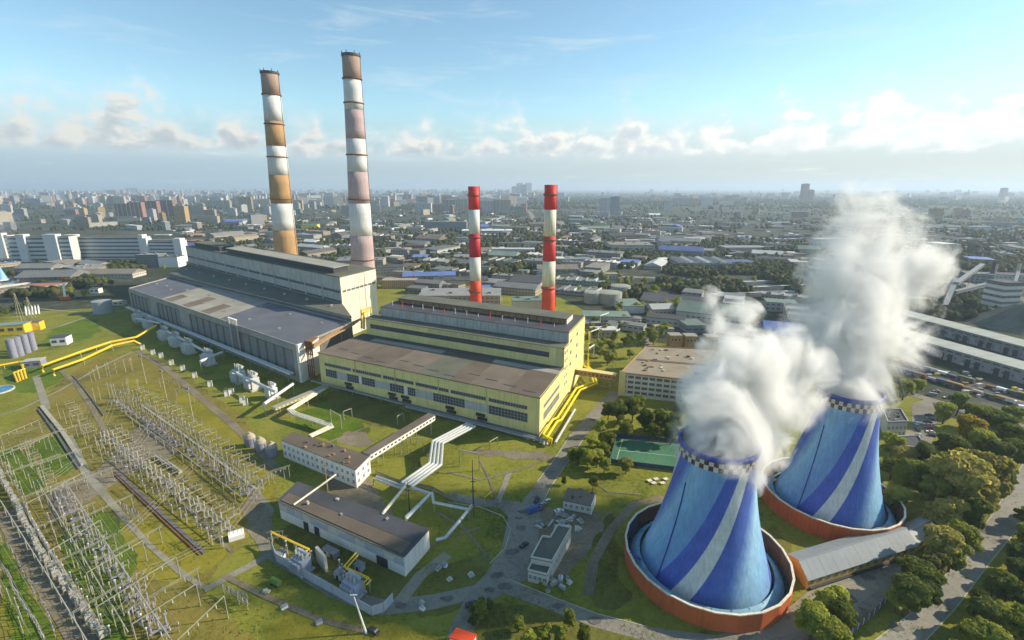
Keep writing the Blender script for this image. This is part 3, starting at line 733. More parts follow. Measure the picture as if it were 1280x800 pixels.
# ---- cooling towers
def m_tower():
    m = bpy.data.materials.new('tower_paint'); m.use_nodes = True
    q = NT(m.node_tree); b = m.node_tree.nodes['Principled BSDF']
    uv = q.n('ShaderNodeUVMap'); sp = q.n('ShaderNodeSeparateXYZ'); q.l(uv.outputs[0], sp.inputs[0])
    geo = q.n('ShaderNodeNewGeometry')
    st = q.n('ShaderNodeCombineXYZ'); q.val(st.inputs[0], q.m('MULTIPLY', sp.outputs[0], 22)); q.val(st.inputs[1], q.m('MULTIPLY', sp.outputs[1], 1.6))
    ns = q.noise(st.outputs[0], 2.0, 6, .65)
    soft = q.m('MULTIPLY', q.m('SUBTRACT', ns, .5), q.m('MULTIPLY', q.sm(sp.outputs[0], .26, .5), q.m('SUBTRACT', 1.0, q.sm(sp.outputs[0], .62, .78))))
    u = q.m('ADD', sp.outputs[0], q.m('MULTIPLY', soft, .22))
    c = q.ramp(u, [(0, (.62, .62, .58)), (.136, (.62, .62, .58)), (.14, (.075, .125, .43)), (.30, (.09, .16, .47)), (.46, (.30, .49, .64)), (.60, (.23, .43, .62)), (.74, (.17, .32, .54)), (.84, (.16, .30, .52)), (.845, (.075, .125, .45)), (.995, (.075, .12, .44)), (1.0, (.60, .60, .56))])
    n2 = q.noise(geo.outputs['Position'], .12, 6, .65)
    st2 = q.n('ShaderNodeVectorMath', operation='MULTIPLY'); q.l(geo.outputs['Position'], st2.inputs[0]); st2.inputs[1].default_value = (1.2, 1.2, .05)
    n3 = q.noise(st2.outputs[0], 1.0, 5, .6)
    br = q.m('MULTIPLY', q.m('MULTIPLY', q.m('MULTIPLY_ADD', n2, .5, .78), q.m('MULTIPLY_ADD', n3, .8, .60)), q.m('MULTIPLY_ADD', q.sm(q.m('FRACT', q.m('MULTIPLY', sp.outputs[1], 26)), .0, .10), .13, .88))
    cc = q.n('ShaderNodeCombineXYZ')
    for i in range(3): q.l(br, cc.inputs[i])
    q.l(q.mix(1.0, c, cc.outputs[0], 'MULTIPLY'), b.inputs['Base Color'])
    b.inputs['Roughness'].default_value = .55; b.inputs['Specular IOR Level'].default_value = .3
    return m
tower_paint = m_tower()
TH = 57.0
def tower_r(z): return 14.4 + 12.8 * (1 - z / TH) ** 1.75 + .5 * max(0, z / TH - .85)
def build_tower(label, c, phase, wide=1.0):
    th = thing('cooling_tower', label, 'cooling tower', (0, 0, 0), 'blue cooling towers'); n = 96; nz = 20; zt = TH - 5.6
    mb = MB(); vs = []
    tw = R(73)
    for j in range(nz + 1):
        z = 1.5 + (zt - 1.5) * j / nz; r = tower_r(z)
        for a in range(n):
            t = 2 * math.pi * a / n + phase + tw * (z / TH); vs.append((r * math.cos(t), r * math.sin(t), z))
    fs = []; uv = []
    for j in range(nz):
        for a in range(n):
            b = (a + 1) % n; k = a % 32
            fs.append((j * n + a, j * n + b, (j + 1) * n + b, (j + 1) * n + a))
            uv.append([(k / 32, j / nz), ((k + 1) / 32, j / nz), ((k + 1) / 32, (j + 1) / nz), (k / 32, (j + 1) / nz)])
    mb.add(vs, fs, uv); part(th, 'shell', mb, tower_paint, True)
    mb = MB(); nk = 52
    for row in range(2):
        z0, z1 = zt + row * 1.9, zt + (row + 1) * 1.9
        vs = [(tower_r(z) * 1.004 * math.cos(2 * math.pi * a / nk), tower_r(z) * 1.004 * math.sin(2 * math.pi * a / nk), z) for z in (z0, z1) for a in range(nk)]
        for par in (0, 1): mb.add(vs, [(a, (a + 1) % nk, nk + (a + 1) % nk, nk + a) for a in range(nk) if (a + row) % 2 == par], None, par)
    o = part(th, 'checker_band', mb, [check_dark, check_pale])
    r = tower_r(TH)
    part(th, 'rim', MB().lathe([(r + .05, -1.8), (r + .9, -1.6), (r + 1.0, 0), (r - .2, .15), (r - .5, -2.5)], 64, (0, 0, TH), cap=False), rim_blue, True)
    part(th, 'inner_wall', MB().lathe([(tower_r(zz) - .7, zz) for zz in [TH - .2 - k * (TH - 8) / 14 for k in range(15)]], 48, cap=False), grey_conc, True)
    part(th, 'collar', MB().lathe([(27.0, 3.9), (28.3, 3.5), (30.6, 1.5), (30.9, .6)], 96, cap=False), collar_blue, True)
    for a in range(24):
        t = 2 * math.pi * a / 24; cx, sx = math.cos(t), math.sin(t); part(th, 'collar_rib', MB().beam((27.2 * cx, 27.2 * sx, 4.0), (30.8 * cx, 30.8 * sx, 1.35), .25, .25), collar_blue)
    st = MB(); st.beam((-27.8, -1, 4), (-33.2, -3, 7.6), 1.2, .3); st.beam((-27.8, -1, 5), (-33.2, -3, 8.6), .15, .15); part(th, 'gangway', st, rim_blue)
    part(th, 'water_ring', MB().lathe([(33.0, .5), (30.0, .5)], 64, cap=False), basin)
    m = 24
    for k in range(m):
        a0, a1 = 2 * math.pi * k / m, 2 * math.pi * (k + 1) / m
        P = [(33.6 * math.cos(a), 33.6 * math.sin(a)) for a in (a0, a1)]; Qq = [(33.2 * math.cos(a), 33.2 * math.sin(a)) for a in (a0, a1)]; S_ = [(33.0 * math.cos(a), 33.0 * math.sin(a)) for a in (a0, a1)]
        part(th, 'screen_panel', MB().prism([P[0], P[1], Qq[1], Qq[0]], 0, 7.6), wall_red)
        part(th, 'lining_panel', MB().prism([Qq[0], Qq[1], S_[1], S_[0]], .3, 7.5), wall_inner if a0 < 2.2 or a0 > 4.2 else fence_blue)
        part(th, 'coping', MB().prism([(p[0] * 1.004, p[1] * 1.004) for p in P] + [(p[0] * .996, p[1] * .996) for p in S_[::-1]], 7.6, 8.0), cream_paint)
    lw = MB(); t = R(205)
    lw.tube([(tower_r(z) * 1.012 * math.cos(t), tower_r(z) * 1.012 * math.sin(t), z) for z in range(3, 47, 4)], .25, 5); part(th, 'ladder', lw, rim_blue)
    th.location = (c[0], c[1], 0); th.scale = (wide, wide, 1.0 if wide > .9 else 1.07)
    return th
CT1, CT2 = Vector((78.8, 166.6, 0)), Vector((154.5, 206.5, 0))
build_tower('blue and white striped cooling tower in front, inside the nearer orange ring wall', CT1, R(-143), .95)
build_tower('blue striped cooling tower behind, inside the orange ring wall beside the trees', CT2, R(-143), .88)
c3 = G(-13, 360)
build_tower('blue cooling tower mostly cut off at the picture edge beyond the yellow sheds', c3, R(-60))

# ================================================================== smaller buildings of the plant
def roof_building(name, label, cat, roofpx, h, wallm, roofm, rows, over=.35, group=None, parapet=None, wm=None, skip=()):
    "building from its roof outline in the photograph; rows = (wall index, z0, z1, count, width, panes)"
    P = [G(x, y, h) for x, y in roofpx]; P = [Vector((p.x, p.y, 0)) for p in P]
    ar = sum(P[i].x * P[(i + 1) % len(P)].y - P[(i + 1) % len(P)].x * P[i].y for i in range(len(P)))
    if ar < 0: P = P[::-1]
    th = thing(name, label, cat, tuple(P[0]), group)
    part(th, 'wall', MB().prism(P, 0, h - .4), wallm)
    c = sum(P, Vector()) / len(P)
    part(th, 'roof', MB().prism([p + (p - c).normalized() * over for p in P], h - .4, h), roofm)
    if parapet:
        for a, b in zip(P, P[1:] + P[:1]): part(th, 'parapet', MB().beam((a.x, a.y, h + .35), (b.x, b.y, h + .35), .45, .7), parapet)
    for wi, z0, z1, n, ww, nx in rows:
        w = Wall(P[wi], P[(wi + 1) % len(P)])
        for k in range(n):
            u = w.L * (k + .5) / n; window(th, w, u - ww / 2, u + ww / 2, z0, z1, nx, 2, glass_dark, wm or frame_white, .14)
    th['_P'] = None; del th['_P']
    return th, P
def clutter(th, P, h, n, mats, seed, s0=.8, s1=2.2):
    r = random.Random(seed)
    for k in range(n):
        u, v = r.uniform(.08, .92), r.uniform(.1, .9); p = (P[0] * (1 - u) + P[1] * u) * (1 - v) + (P[3] * (1 - u) + P[2] * u) * v
        part(th, 'roof_vent', MB().box(p.x, p.y, h, r.uniform(s0, s1), r.uniform(s0, s1), r.uniform(.5, 1.6), r.uniform(0, 1.5)), r.choice(mats))
wo, Pw = roof_building('white_office', 'white two storey building with brown flat roof and rows of small windows', 'office building', [(352, 550), (444, 587), (462, 569), (366, 540)], 11.0, white_wall, roof_brown,
    [(0, 6.4, 8.2, 15, 1.5, 2), (0, 2.2, 4.2, 15, 1.5, 2), (1, 6.2, 8.2, 3, 1.6, 2), (1, 2.2, 4.2, 3, 1.6, 2)])
clutter(wo, Pw, 11, 12, [dark_conc, rust_tan], 3, .5, 1.4)
part(wo, 'door_canopy', Wall(Pw[0], Pw[1]).slab(MB(), 36, 42, 3.2, 3.6, 2.2), grey_conc)
lw_, Pl = roof_building('workshop_hall', 'long white hall with dark flat roof and brightly lit end wall', 'hall', [(348, 625), (505, 695), (536, 661), (372, 602)], 10.0, white_wall, roof_dark,
    [(0, 6.0, 7.6, 3, 3.0, 3)])
wl_ = Wall(Pl[0], Pl[1])
part(lw_, 'fascia', wl_.slab(MB(), .1, wl_.L - .1, 7.9, 9.5, .35), pale_conc); part(lw_, 'gutter', wl_.slab(MB(), .1, wl_.L - .1, 9.55, 9.95, .7), roof_green)
for u in (16, 23, 60): part(lw_, 'gate', wl_.slab(MB(), u, u + (6 if u > 50 else 3.2), .1, 4.5, .12), metal_dark)
for k in range(14): part(lw_, 'wall_panel', wl_.slab(MB(), wl_.L * k / 14 + .08, wl_.L * (k + 1) / 14 - .08, 4.8, 7.7, .1), fence_grey if k % 3 else off_white)
roof_patch(lw_, quadmap(*Pl), .02, .98, .02, .42, 10.0, roof_brown); roof_patch(lw_, quadmap(*Pl), .02, .98, .43, .98, 9.98, roof_dark)
part(lw_, 'roof_pipe', MB().tube([G(367, 631, 10.4), G(398, 609, 10.6), G(420, 593, 12)], .45, 8), cream_paint)
clutter(lw_, Pl, 10.2, 4, [metal_grey, pale_conc], 9, .8, 1.6)
of, Po = roof_building('office_block', 'four storey office block with tan flat roof and ribbon windows behind trees', 'office building', [(776, 466), (905, 480), (900, 438), (808, 433)], 18.0, off_white, roof_office, [], .5, None, rust_tan)
w_ = Wall(Po[0], Po[1])
for j in range(4):
    for k in range(14): window(of, w_, w_.L * (k + .12) / 14, w_.L * (k + .88) / 14, 2.6 + 4 * j, 4.6 + 4 * j, 4, 1, glass_dark, frame_grey, .2)
w_ = Wall(Po[3], Po[0])
for j in range(3): window(of, w_, w_.L * .2, w_.L * .8, 3 + 4.6 * j, 4.6 + 4.6 * j, 10, 1, glass_dark, frame_grey, .2)
clutter(of, Po, 18.02, 26, [roof_brown, rust_tan, dark_conc, off_white], 5, .8, 2.6)
part(of, 'stair_tower', Wall(Po[0], Po[1]).slab(MB(), -1.0, 4.0, 0, 19.6, .5), yellow_dull)
roof_patch(of, quadmap(*Po), .03, .97, .45, .5, 18.0, roof_brown)
for i, (x, y) in enumerate(((842, 434), (861, 435), (887, 436))):
    p = G(x, y, 0); th = thing('rooftop_cabin', ['rust brown boxy cabin behind the office block, closest to the road', 'middle one of three rust brown cabins behind office block', 'rust brown cabin behind office block beside the steam'][i], 'cabin', tuple(p), 'brown cabins behind the office block')
    part(th, 'wall', MB().box(p.x, p.y, 0, 11, 10, 13), rust_tan); part(th, 'roof', MB().box(p.x, p.y, 13, 12, 11, .6), roof_tan)
    for k in range(3): part(th, 'window', MB().box(p.x - 3.4 + 3.4 * k, p.y - 5.05, 8, 1.8, .2, 2.2), glass_dark)
ws, Ps = roof_building('repair_shop', 'grey roofed workshop with white parapet beside the asphalt yard', 'workshop', [(664, 697), (690, 702), (714, 660), (697, 657), (688, 672), (678, 671)], 8.0, off_white, roof_green, [(0, 3, 5, 3, 1.6, 2), (1, 4, 6, 7, 1.5, 2)], .2, None, off_white)
ax, Pa = roof_building('shop_annex', 'low annex with green grey roof at front of the workshop', 'workshop', [(660, 713), (684, 719), (690, 705), (666, 700)], 5.2, off_white, roof_green, [(0, 1.8, 3.4, 4, 1.3, 2)], .2, None, off_white)
gh, Pg = roof_building('gatehouse', 'small low building with brown roof and lit white gable beside the junk yard', 'building', [(704, 625), (739, 632), (745, 616), (710, 610)], 5.0, off_white, roof_brown2, [(0, 1.8, 3.3, 5, 1.4, 2)], .3)
part(gh, 'end_wall', Wall(Pg[1], Pg[2]).slab(MB(), -.2, 8.6, 0, 5.4, .3), white_paint); clutter(gh, Pg, 5, 3, [white_paint, roof_dark], 2, .6, 1.2)
hut, Ph = roof_building('red_roof_hut', 'small hut with orange red roof at bottom edge by the dirt road', 'hut', [(562, 797), (589, 803), (595, 793), (571, 785)], 3.6, white_wall, orange_red, [], .3)
bd, Pb = roof_building('small_block', 'small two storey block with grey framed roof behind the rear cooling tower', 'building', [(1110, 528), (1135, 527), (1126, 512), (1103, 511)], 11.0, off_white, roof_dark, [(0, 6, 8, 5, 1.4, 2), (0, 2, 4, 5, 1.4, 2), (1, 6, 8, 5, 1.4, 2)], .2, None, pale_conc)
clutter(bd, Pb, 11, 6, [metal_dark, pale_conc], 8, .6, 1.4)
b2_, Pb2 = roof_building('low_block', 'low building with pale roof edge half hidden by trees near the car park', 'building', [(1122, 556), (1158, 562), (1148, 545), (1124, 546)], 6.0, off_white, roof_dark, [(1, 2, 4, 4, 1.4, 2)], .2, None, pale_conc)

def gable_shed(label, A, B, wv, eave, ridge, wallm, gablem, roofm, nw, group=None, rshift=.5):
    A, B, wv = Vector(A), Vector(B), Vector(wv); th = thing('gable_shed', label, 'shed', tuple(A), group)
    C_, D = B + wv, A + wv; z = Vector((0, 0, 1)); d = (B - A).normalized(); n = wv.normalized()
    part(th, 'wall', MB().prism([A, B, C_, D], 0, eave - .05), wallm)
    for p, q, m in ((A, D, gablem), (B, C_, gablem)):
        o = (A - B).normalized() * .12 if p is A else (B - A).normalized() * .12
        mb = MB(); pts = [p + o, q + o, q + o + z * eave, p.lerp(q, rshift) + o + z * ridge, p + o + z * eave]; t = [v - o * 1.5 for v in pts]
        mb.add(pts + t, [(0, 1, 2, 3, 4), (9, 8, 7, 6, 5)] + [(i, 5 + i, 5 + (i + 1) % 5, (i + 1) % 5) for i in range(5)]); part(th, 'gable_wall', mb, m)
    r0, r1 = A.lerp(D, rshift) + z * (ridge + .15) - d * .5, B.lerp(C_, rshift) + z * (ridge + .15) + d * .5
    for e0, e1, s in ((A, B, -1), (D, C_, 1)):
        a = e0 + n * s * .6 + z * (eave - .05) - d * .5; b = e1 + n * s * .6 + z * (eave - .05) + d * .5
        k = max(4, int((B - A).length / 3))
        for i in range(k):
            q0, q1 = a.lerp(b, i / k), a.lerp(b, (i + .985) / k); t0, t1 = r0.lerp(r1, i / k), r0.lerp(r1, (i + .985) / k)
            up = z * (.12 + .02 * (i % 2)); part(th, 'roof_sheet', MB().add([q0, q1, t1, t0, q0 + up, q1 + up, t1 + up, t0 + up], [(0, 1, 2, 3), (4, 7, 6, 5), (0, 4, 5, 1), (1, 5, 6, 2), (2, 6, 7, 3), (3, 7, 4, 0)]), roofm)
    part(th, 'ridge_cap', MB().beam(r0 + z * .16, r1 + z * .16, .5, .12), roofm)
    w = Wall(A, B)
    for k in range(nw):
        u = w.L * (k + .5) / nw; window(th, w, u - .9, u + .9, 2.0, 3.6, 2, 2, glass_dark, frame_grey, .12)
    return th, w
sA, sB = G(1008, 737), G(1143, 693); sw = (G(984, 705) - sA)
t_, w_ = gable_shed('long yellow shed with pale grey gable roof between cooling towers and street', sA, sB, sw, 4.6, 7.6, shed_yellow, shed_orange, shed_roof, 14, 'yellow sheds by the cooling towers')
part(t_, 'ledge', w_.slab(MB(), 1, w_.L - 1, .3, .8, 1.0), metal_dark)
sC, sD = G(1131, 697), G(1179, 670)
gable_shed('shorter yellow shed with grey roof behind the long shed, beside big trees', sC, sD, sw.normalized() * 9.5, 4.4, 6.4, shed_yellow, shed_yellow, shed_roof2, 4, 'yellow sheds by the cooling towers')

# ---- sports court
cq = GP([(762, 579), (771, 547), (868, 556), (858, 591)]); mb = MB(); mb.poly([(p.x, p.y, .22) for p in cq]); structure('court_surface', mb, court_mat)
mb = MB(); Qc = quadmap(*cq)
lines = [((.06, .08), (.94, .08)), ((.94, .08), (.94, .92)), ((.94, .92), (.06, .92)), ((.06, .92), (.06, .08)), ((.5, .08), (.5, .92))]
for a, b in lines:
    p, q = Qc(*a), Qc(*b); structure('court_line', MB().beam((p.x, p.y, .225), (q.x, q.y, .225), .18, .02), white_paint)
cf = thing('court_fence', 'dark blue fence round the green sports court in front of trees', 'fence', tuple(cq[0]))
for a, b in zip(cq, cq[1:] + cq[:1]):
    n = max(3, int((b - a).length / 5))
    for i in range(n):
        p, q = a.lerp(b, i / n), a.lerp(b, (i + .97) / n); part(cf, 'fence_panel', MB().beam((p.x, p.y, 1.6), (q.x, q.y, 1.6), .08, 2.6), fence_blue)
        part(cf, 'post', MB().beam((p.x, p.y, 0), (p.x, p.y, 3.4), .16), metal_dark)
for x, y, l in ((812, 602, 'white round picnic table top on lawn by the tower'), (820, 600, ''), (828, 605, ''), (832, 600, ''), (817, 605, '')):
    p = G(x, y); th = thing('garden_table', 'x', 'table', tuple(p), 'pale tables on the lawn beside the court'); part(th, 'table_top', MB().box(p.x, p.y, .75, 2.6, 2.0, .12, .3), cream_paint); part(th, 'leg', MB().lathe([(.5, 0), (.2, .2), (.2, .75)], 8, tuple(p)), conc_post)
    reg(th, 'pale table on the lawn by the sports court', 'from the court', cq[0])

# ---- galleries, pipes and racks
def pipe_run(name, label, paths, r, m, sup=(), cat='pipeline', sup_m=None, n=10, group=None, collar=True):
    th = thing(name, label, cat, tuple(Vector((paths[0][0][0], paths[0][0][1], 0))), group)
    for p in paths: part(th, 'pipe', MB().tube(p, r, n), m, False)
    if collar:
        for p in paths:
            for a, b in zip(p, p[1:]):
                d = (Vector(b) - Vector(a)); k = int(d.length / 14)
                for i in range(1, k + 1):
                    c = Vector(a).lerp(Vector(b), i / (k + 1)); e = d.normalized() * .25; part(th, 'pipe_joint', MB().tube([c - e, c + e], r * 1.13, 8), m)
    for p in sup:
        p = Vector(p); part(th, 'support', MB().beam((p.x, p.y, 0), (p.x, p.y, p.z - r), .5), sup_m or conc_post)
    return th
def off_path(P, d):
    "path moved sideways by d"
    out = []
    for i, p in enumerate(P):
        a = P[max(i - 1, 0)]; b = P[min(i + 1, len(P) - 1)]; t = Vector((b.x - a.x, b.y - a.y, 0))
        if t.length < .01: t = Vector((1, 0, 0))
        t.normalize(); out.append(p + Vector((-t.y, t.x, 0)) * d)
    return out
A = [G(52, 457, 6), G(100, 440, 6), G(138, 427.5, 6), G(170, 421.5, 6)]; B = [G(66, 462, 5.5), G(104, 449, 5.5), G(140, 432, 5.5), G(167, 426, 5.5)]
pipe_run('yellow_pipeline', 'twin yellow pipes on posts crossing the grass towards the grey hall', [[Vector((A[0].x, A[0].y, 0))] + A + [A[-1] + Vector((6, 22, 6))], [Vector((B[0].x, B[0].y, 0))] + B + [B[-1] + Vector((4, 4, -5.5))]], 1.05, pipe_yellow, [A[1], A[2], B[1], B[2], A[1].lerp(A[2], .5)])
C0 = [G(-30, 462, 4), G(26, 452, 4), G(28, 457, 4)]
pipe_run('yellow_pipeline', 'single yellow pipe coming in from the picture edge to the pump house', [C0 + [Vector((C0[-1].x, C0[-1].y, 0))]], .8, pipe_yellow, [C0[0].lerp(C0[1], .6)])
lp = [G(17, 466, 4), G(31, 461, 4)]
pipe_run('pipe_manifold', 'yellow pipe manifold with drop legs by the round blue pool', [[Vector((lp[0].x, lp[0].y, 0)), lp[0], lp[1]]] + [[lp[0].lerp(lp[1], k), G(25 + 12 * k - 3, 478 - 5 * k, 0)] for k in (.0, .3, .6, .9)], .7, pipe_yellow)
# pipes on the sunny end of the yellow hall
for k, (o, z) in enumerate(((-5.0, 4.5), (-8.0, 3.8))):
    P = [QY(o - 2, -5), QY(o - 2, -5) + Vector((0, 0, z)), QY(o + 1.5, -3) + Vector((0, 0, z)), QY(o + 1.5, 18) + Vector((0, 0, z)), QY(o - .5, 22) + Vector((0, 0, z)), QY(o - .5, 74) + Vector((0, 0, z)), QY(o - 10, 92) + Vector((0, 0, z)), QY(o - 2, 112) + Vector((0, 0, z + 2)), QY(o + 5 - k, 119 + k) + Vector((0, 0, z + 2)), QY(o + 5 - k, 119 + k) + Vector((0, 0, 36))]
    pipe_run('yellow_gas_pipe', ['bright yellow pipe hugging the sunlit end wall of yellow hall', 'outer bright yellow pipe beside the sunlit end of yellow hall'][k], [P], .75, pipe_bright, [QY(o - .5, v) + Vector((0, 0, z)) for v in (5, 30, 46, 60)], group='yellow gas pipes at the hall end')
pipe_run('grey_pipe', 'silver pipe low along the outer side of the yellow gas pipes', [[QY(-12, -4) + Vector((0, 0, 1.6)), QY(-12, 45) + Vector((0, 0, 1.6))]], .8, metal_silver, [QY(-12, 10) + Vector((0, 0, 1.6)), QY(-12, 30) + Vector((0, 0, 1.6))])
P = [QY(100, -3.5) + Vector((0, 0, 2)), QY(40, -3.5) + Vector((0, 0, 2)), QY(-6, -4.5) + Vector((0, 0, 2)), QY(-8, -9) + Vector((0, 0, 1.5))]
pipe_run('grey_pipe', 'long grey pipe at the foot of the yellow hall front wall', [P, off_path(P, -1.9)], .8, metal_grey, [QY(u, -4.4) + Vector((0, 0, 2)) for u in range(0, 100, 12)])
P = [QY(LY + 8, -3) + Vector((0, 0, 3)), QY(104, -3.2) + Vector((0, 0, 2.2))]
pipe_run('grey_pipe', 'grey pipe along shaded half of the yellow hall front', [P], .7, metal_grey, [QY(u, -3.1) + Vector((0, 0, 2.2)) for u in range(110, 190, 14)])
# main silver bundle
b0 = [G(589, 531, 8), G(547, 553, 8), G(544, 580, 6), G(508, 606, 6)]
pipe_run('silver_pipe_bundle', 'bundle of four silver pipes running from yellow hall to the white buildings', [off_path(b0, d) for d in (-3.3, -1.1, 1.1, 3.3)], .78, metal_silver, [b0[1] + Vector((2, 0, 0)), b0[1] - Vector((3, 0, 0)), b0[2] + Vector((2, 0, 0)), b0[2] - Vector((3, 0, 0)), b0[3]], n=10)
pipe_run('silver_pipe', 'pale pipe dropping onto the dark roofed white hall', [[G(507, 607, 6), G(480, 640, 10.5), G(478, 643, 10)]], .7, cream_paint)
pipe_run('silver_pipe', 'silver pipe bent round to the back of the dark roofed hall', [[G(514, 609, 6), G(538, 617, 5), G(508, 647, 8), G(507, 652, 3)]], .75, metal_silver, [G(526, 630, 5)])
P = [G(540, 616, 5), G(542, 628, 5), G(586, 637, 5), G(590, 632, 5), G(560, 668, 4), G(557, 672, 3), G(545, 675, 3)]
pipe_run('silver_pipe', 'silver pipe looping over the lawn to the lit end of dark roofed hall', [P], .7, metal_silver, [P[2], P[1], P[2].lerp(P[1], .5), P[3].lerp(P[4], .5)])
P = [G(467, 598, 4), G(500, 610, 4), G(512, 606, 5)]
pipe_run('silver_pipe', 'silver pipe from the white office corner to the bundle', [P, off_path(P, 2)], .6, metal_silver, [P[0], P[1]])
def gallery(name, label, a, b, w, h, wallm, roofm, posts=3, cat='covered gallery'):
    a, b = Vector(a), Vector(b); th = thing(name, label, cat, (a.x, a.y, 0)); d = Vector((b.x - a.x, b.y - a.y, 0)).normalized(); n = Vector((-d.y, d.x, 0))
    part(th, 'wall', MB().beam(a, b, w, h), wallm)
    part(th, 'roof', MB().beam(a + Vector((0, 0, h / 2 + .15)), b + Vector((0, 0, h / 2 + .15)), w + .6, .3), roofm)
    L = (b - a).length; k = int(L / 3)
    for s in (-1, 1):
        for i in range(k):
            p = a.lerp(b, (i + .2) / k) + n * s * (w / 2 + .03); q = a.lerp(b, (i + .75) / k) + n * s * (w / 2 + .03); part(th, 'window', MB().beam(p, q, .1, h * .3), glass_dark)
    for i in range(posts):
        p = a.lerp(b, (i + .7) / posts)
        for s in (-1, 1): q = p + n * s * w * .45; part(th, 'post', MB().beam((q.x, q.y, 0), (q.x, q.y, q.z - h / 2), .45), conc_post)
        part(th, 'crossbeam', MB().beam((p + n * w * .5).to_2d().to_3d() + Vector((0, 0, p.z - h / 2 - .3)), (p - n * w * .5).to_2d().to_3d() + Vector((0, 0, p.z - h / 2 - .3)), .5), conc_post)
    return th
gallery('covered_walkway', 'sloping brown roofed gallery with white side from white office to yellow hall', G(458, 571, 9.5), G(540, 521, 10), 5.2, 3.4, white_wall, roof_brown2, 4)
gallery('sky_bridge', 'tan enclosed bridge joining the yellow hall to the office block', QY(-1, 92) + Vector((0, 0, 11)), Vector((Po[0].x - 1, Po[0].y + 9, 11)), 5, 4.2, rust_tan, yellow_dull, 2, 'bridge')
gallery('pipe_gallery', 'pale yellow pipe gallery leading away from the junction of both halls', G(408, 483, 6), G(342, 511, 6), 4.2, 1.6, yellow_dull, roof_pale, 4)
P = [G(404, 486, 6), G(362, 512, 6), G(368, 517, 5), G(411, 531, 4.5), G(414, 533, 4.5), G(388, 545, 3)]
pipe_run('pipe_rack', 'zigzag rack of pale yellow pipes behind the white office', [off_path(P, d) for d in (-1.6, 0, 1.6)], .65, cream_paint, [P[1], P[3], P[2].lerp(P[3], .5), P[0].lerp(P[1], .5)], 'pipe rack')
jx = QG(1, 0)
pipe_run('rusty_pipes', 'rust coloured pipes climbing the gap between white end wall and yellow hall', [[QG(1, .1) + Vector((2.6 + 1.9 * k, -1.5 - k, 2)), QG(1, .1) + Vector((2.6 + 1.9 * k, -1.5 - k, 33)), QG(1, .18) + Vector((3.5 + k, 3, 33))] for k in range(4)], .75, rust, collar=True)
pipe_run('rusty_pipes', 'orange and tan pipes crossing between the two turbine hall roofs', [[G(392, 431 + 2.0 * k, 31), G(412, 419 + 1.5 * k, 31), G(441, 403 + 1.5 * k, 33), G(452, 398, 40 + k)] for k in range(3)], .85, rust_tan, [G(400, 427, 31), G(426, 412, 31)])
pipe_run('rusty_pipes', 'yellow brown pipe frame at the corner where bay meets upper yellow wall', [[G(452, 410, 30), G(452, 388, 42), G(463, 384, 42), G(464, 396, 38)], [G(455, 411, 30), G(455, 391, 42), G(461, 388, 42)]], .9, pipe_yellow, collar=False)
# white portal frames carrying small pipes over the lawn
def portal(label, a, b, h, m=conc_post, th_=.45):
    a, b = Vector(a), Vector(b); t = thing('pipe_portal', label, 'pipe support', tuple(a), 'pale portal frames on the lawn')
    part(t, 'leg', MB().beam((a.x, a.y, 0), (a.x, a.y, h), th_), m); part(t, 'leg', MB().beam((b.x, b.y, 0), (b.x, b.y, h), th_), m); part(t, 'crossbeam', MB().beam((a.x, a.y, h + th_ / 2), (b.x, b.y, h + th_ / 2), th_), m); return t
for x0, y0, x1, y1, h, l in ((414, 528, 427, 536, 9, 'pale portal frame standing on bright grass behind white office'), (510, 566, 530, 568, 10, 'pale portal frame under the covered gallery'), (575, 583, 599, 588, 10, 'pale portal frame on lawn beside the silver pipe bundle'),
                             (612, 562, 622, 556, 5, 'low portal frame near the foot of yellow hall'), (430, 525, 440, 521, 6, 'small portal frame near the shaded front of yellow hall'), (497, 531, 505, 527, 6, 'small portal frame beside the gallery and yellow hall')):
    portal(l, G(x0, y0), G(x1, y1), h)
# fence by the tall mast and yellow barrier
def fence_line(name, label, pts, h, m, pm, step=4.0, cat='fence', th_=.12):
    P = [Vector(p) for p in pts]; t = thing(name, label, cat, tuple(P[0]))
    for a, b in zip(P, P[1:]):
        n = max(1, round((b - a).length / step))
        for i in range(n):
            p, q = a.lerp(b, i / n), a.lerp(b, (i + .975) / n); part(t, 'fence_panel', MB().beam((p.x, p.y, h / 2 + .1), (q.x, q.y, h / 2 + .1), th_, h - .1), m); part(t, 'post', MB().beam((p.x, p.y, 0), (p.x, p.y, h + .3), .24), pm)
    return t
fence_line('screen_fence', 'curved pale blue grey panel fence round the small transformer yard', GP([(341, 688), (346, 702), (392, 729), (430, 750), (465, 770), (480, 765), (492, 752)]), 4.2, fence_grey, metal_grey, 6.2, th_=.2)
fence_line('mesh_fence', 'low pale mesh fence between the lawn and pipe loop', GP([(470, 592), (495, 603), (540, 612), (572, 630)]), 2.2, conc_post, conc_post, 5, th_=.05)
fence_line('street_fence', 'long dark fence with pale top rail beside the street trees', GP([(1118, 742), (1085, 775), (1050, 806), (1020, 840)]), 2.6, M('violet_fence', (.11, .10, .17), .2, .3), cream_paint, 4)
th = single('pipe_barrier', MB().tube([G(606, 628), G(606, 628) + Vector((0, 0, 3)), G(615, 621) + Vector((0, 0, 3.2)), G(615, 621)], .22, 6), pipe_yellow, 'yellow tube barrier arch standing on lawn near road junction', 'barrier')

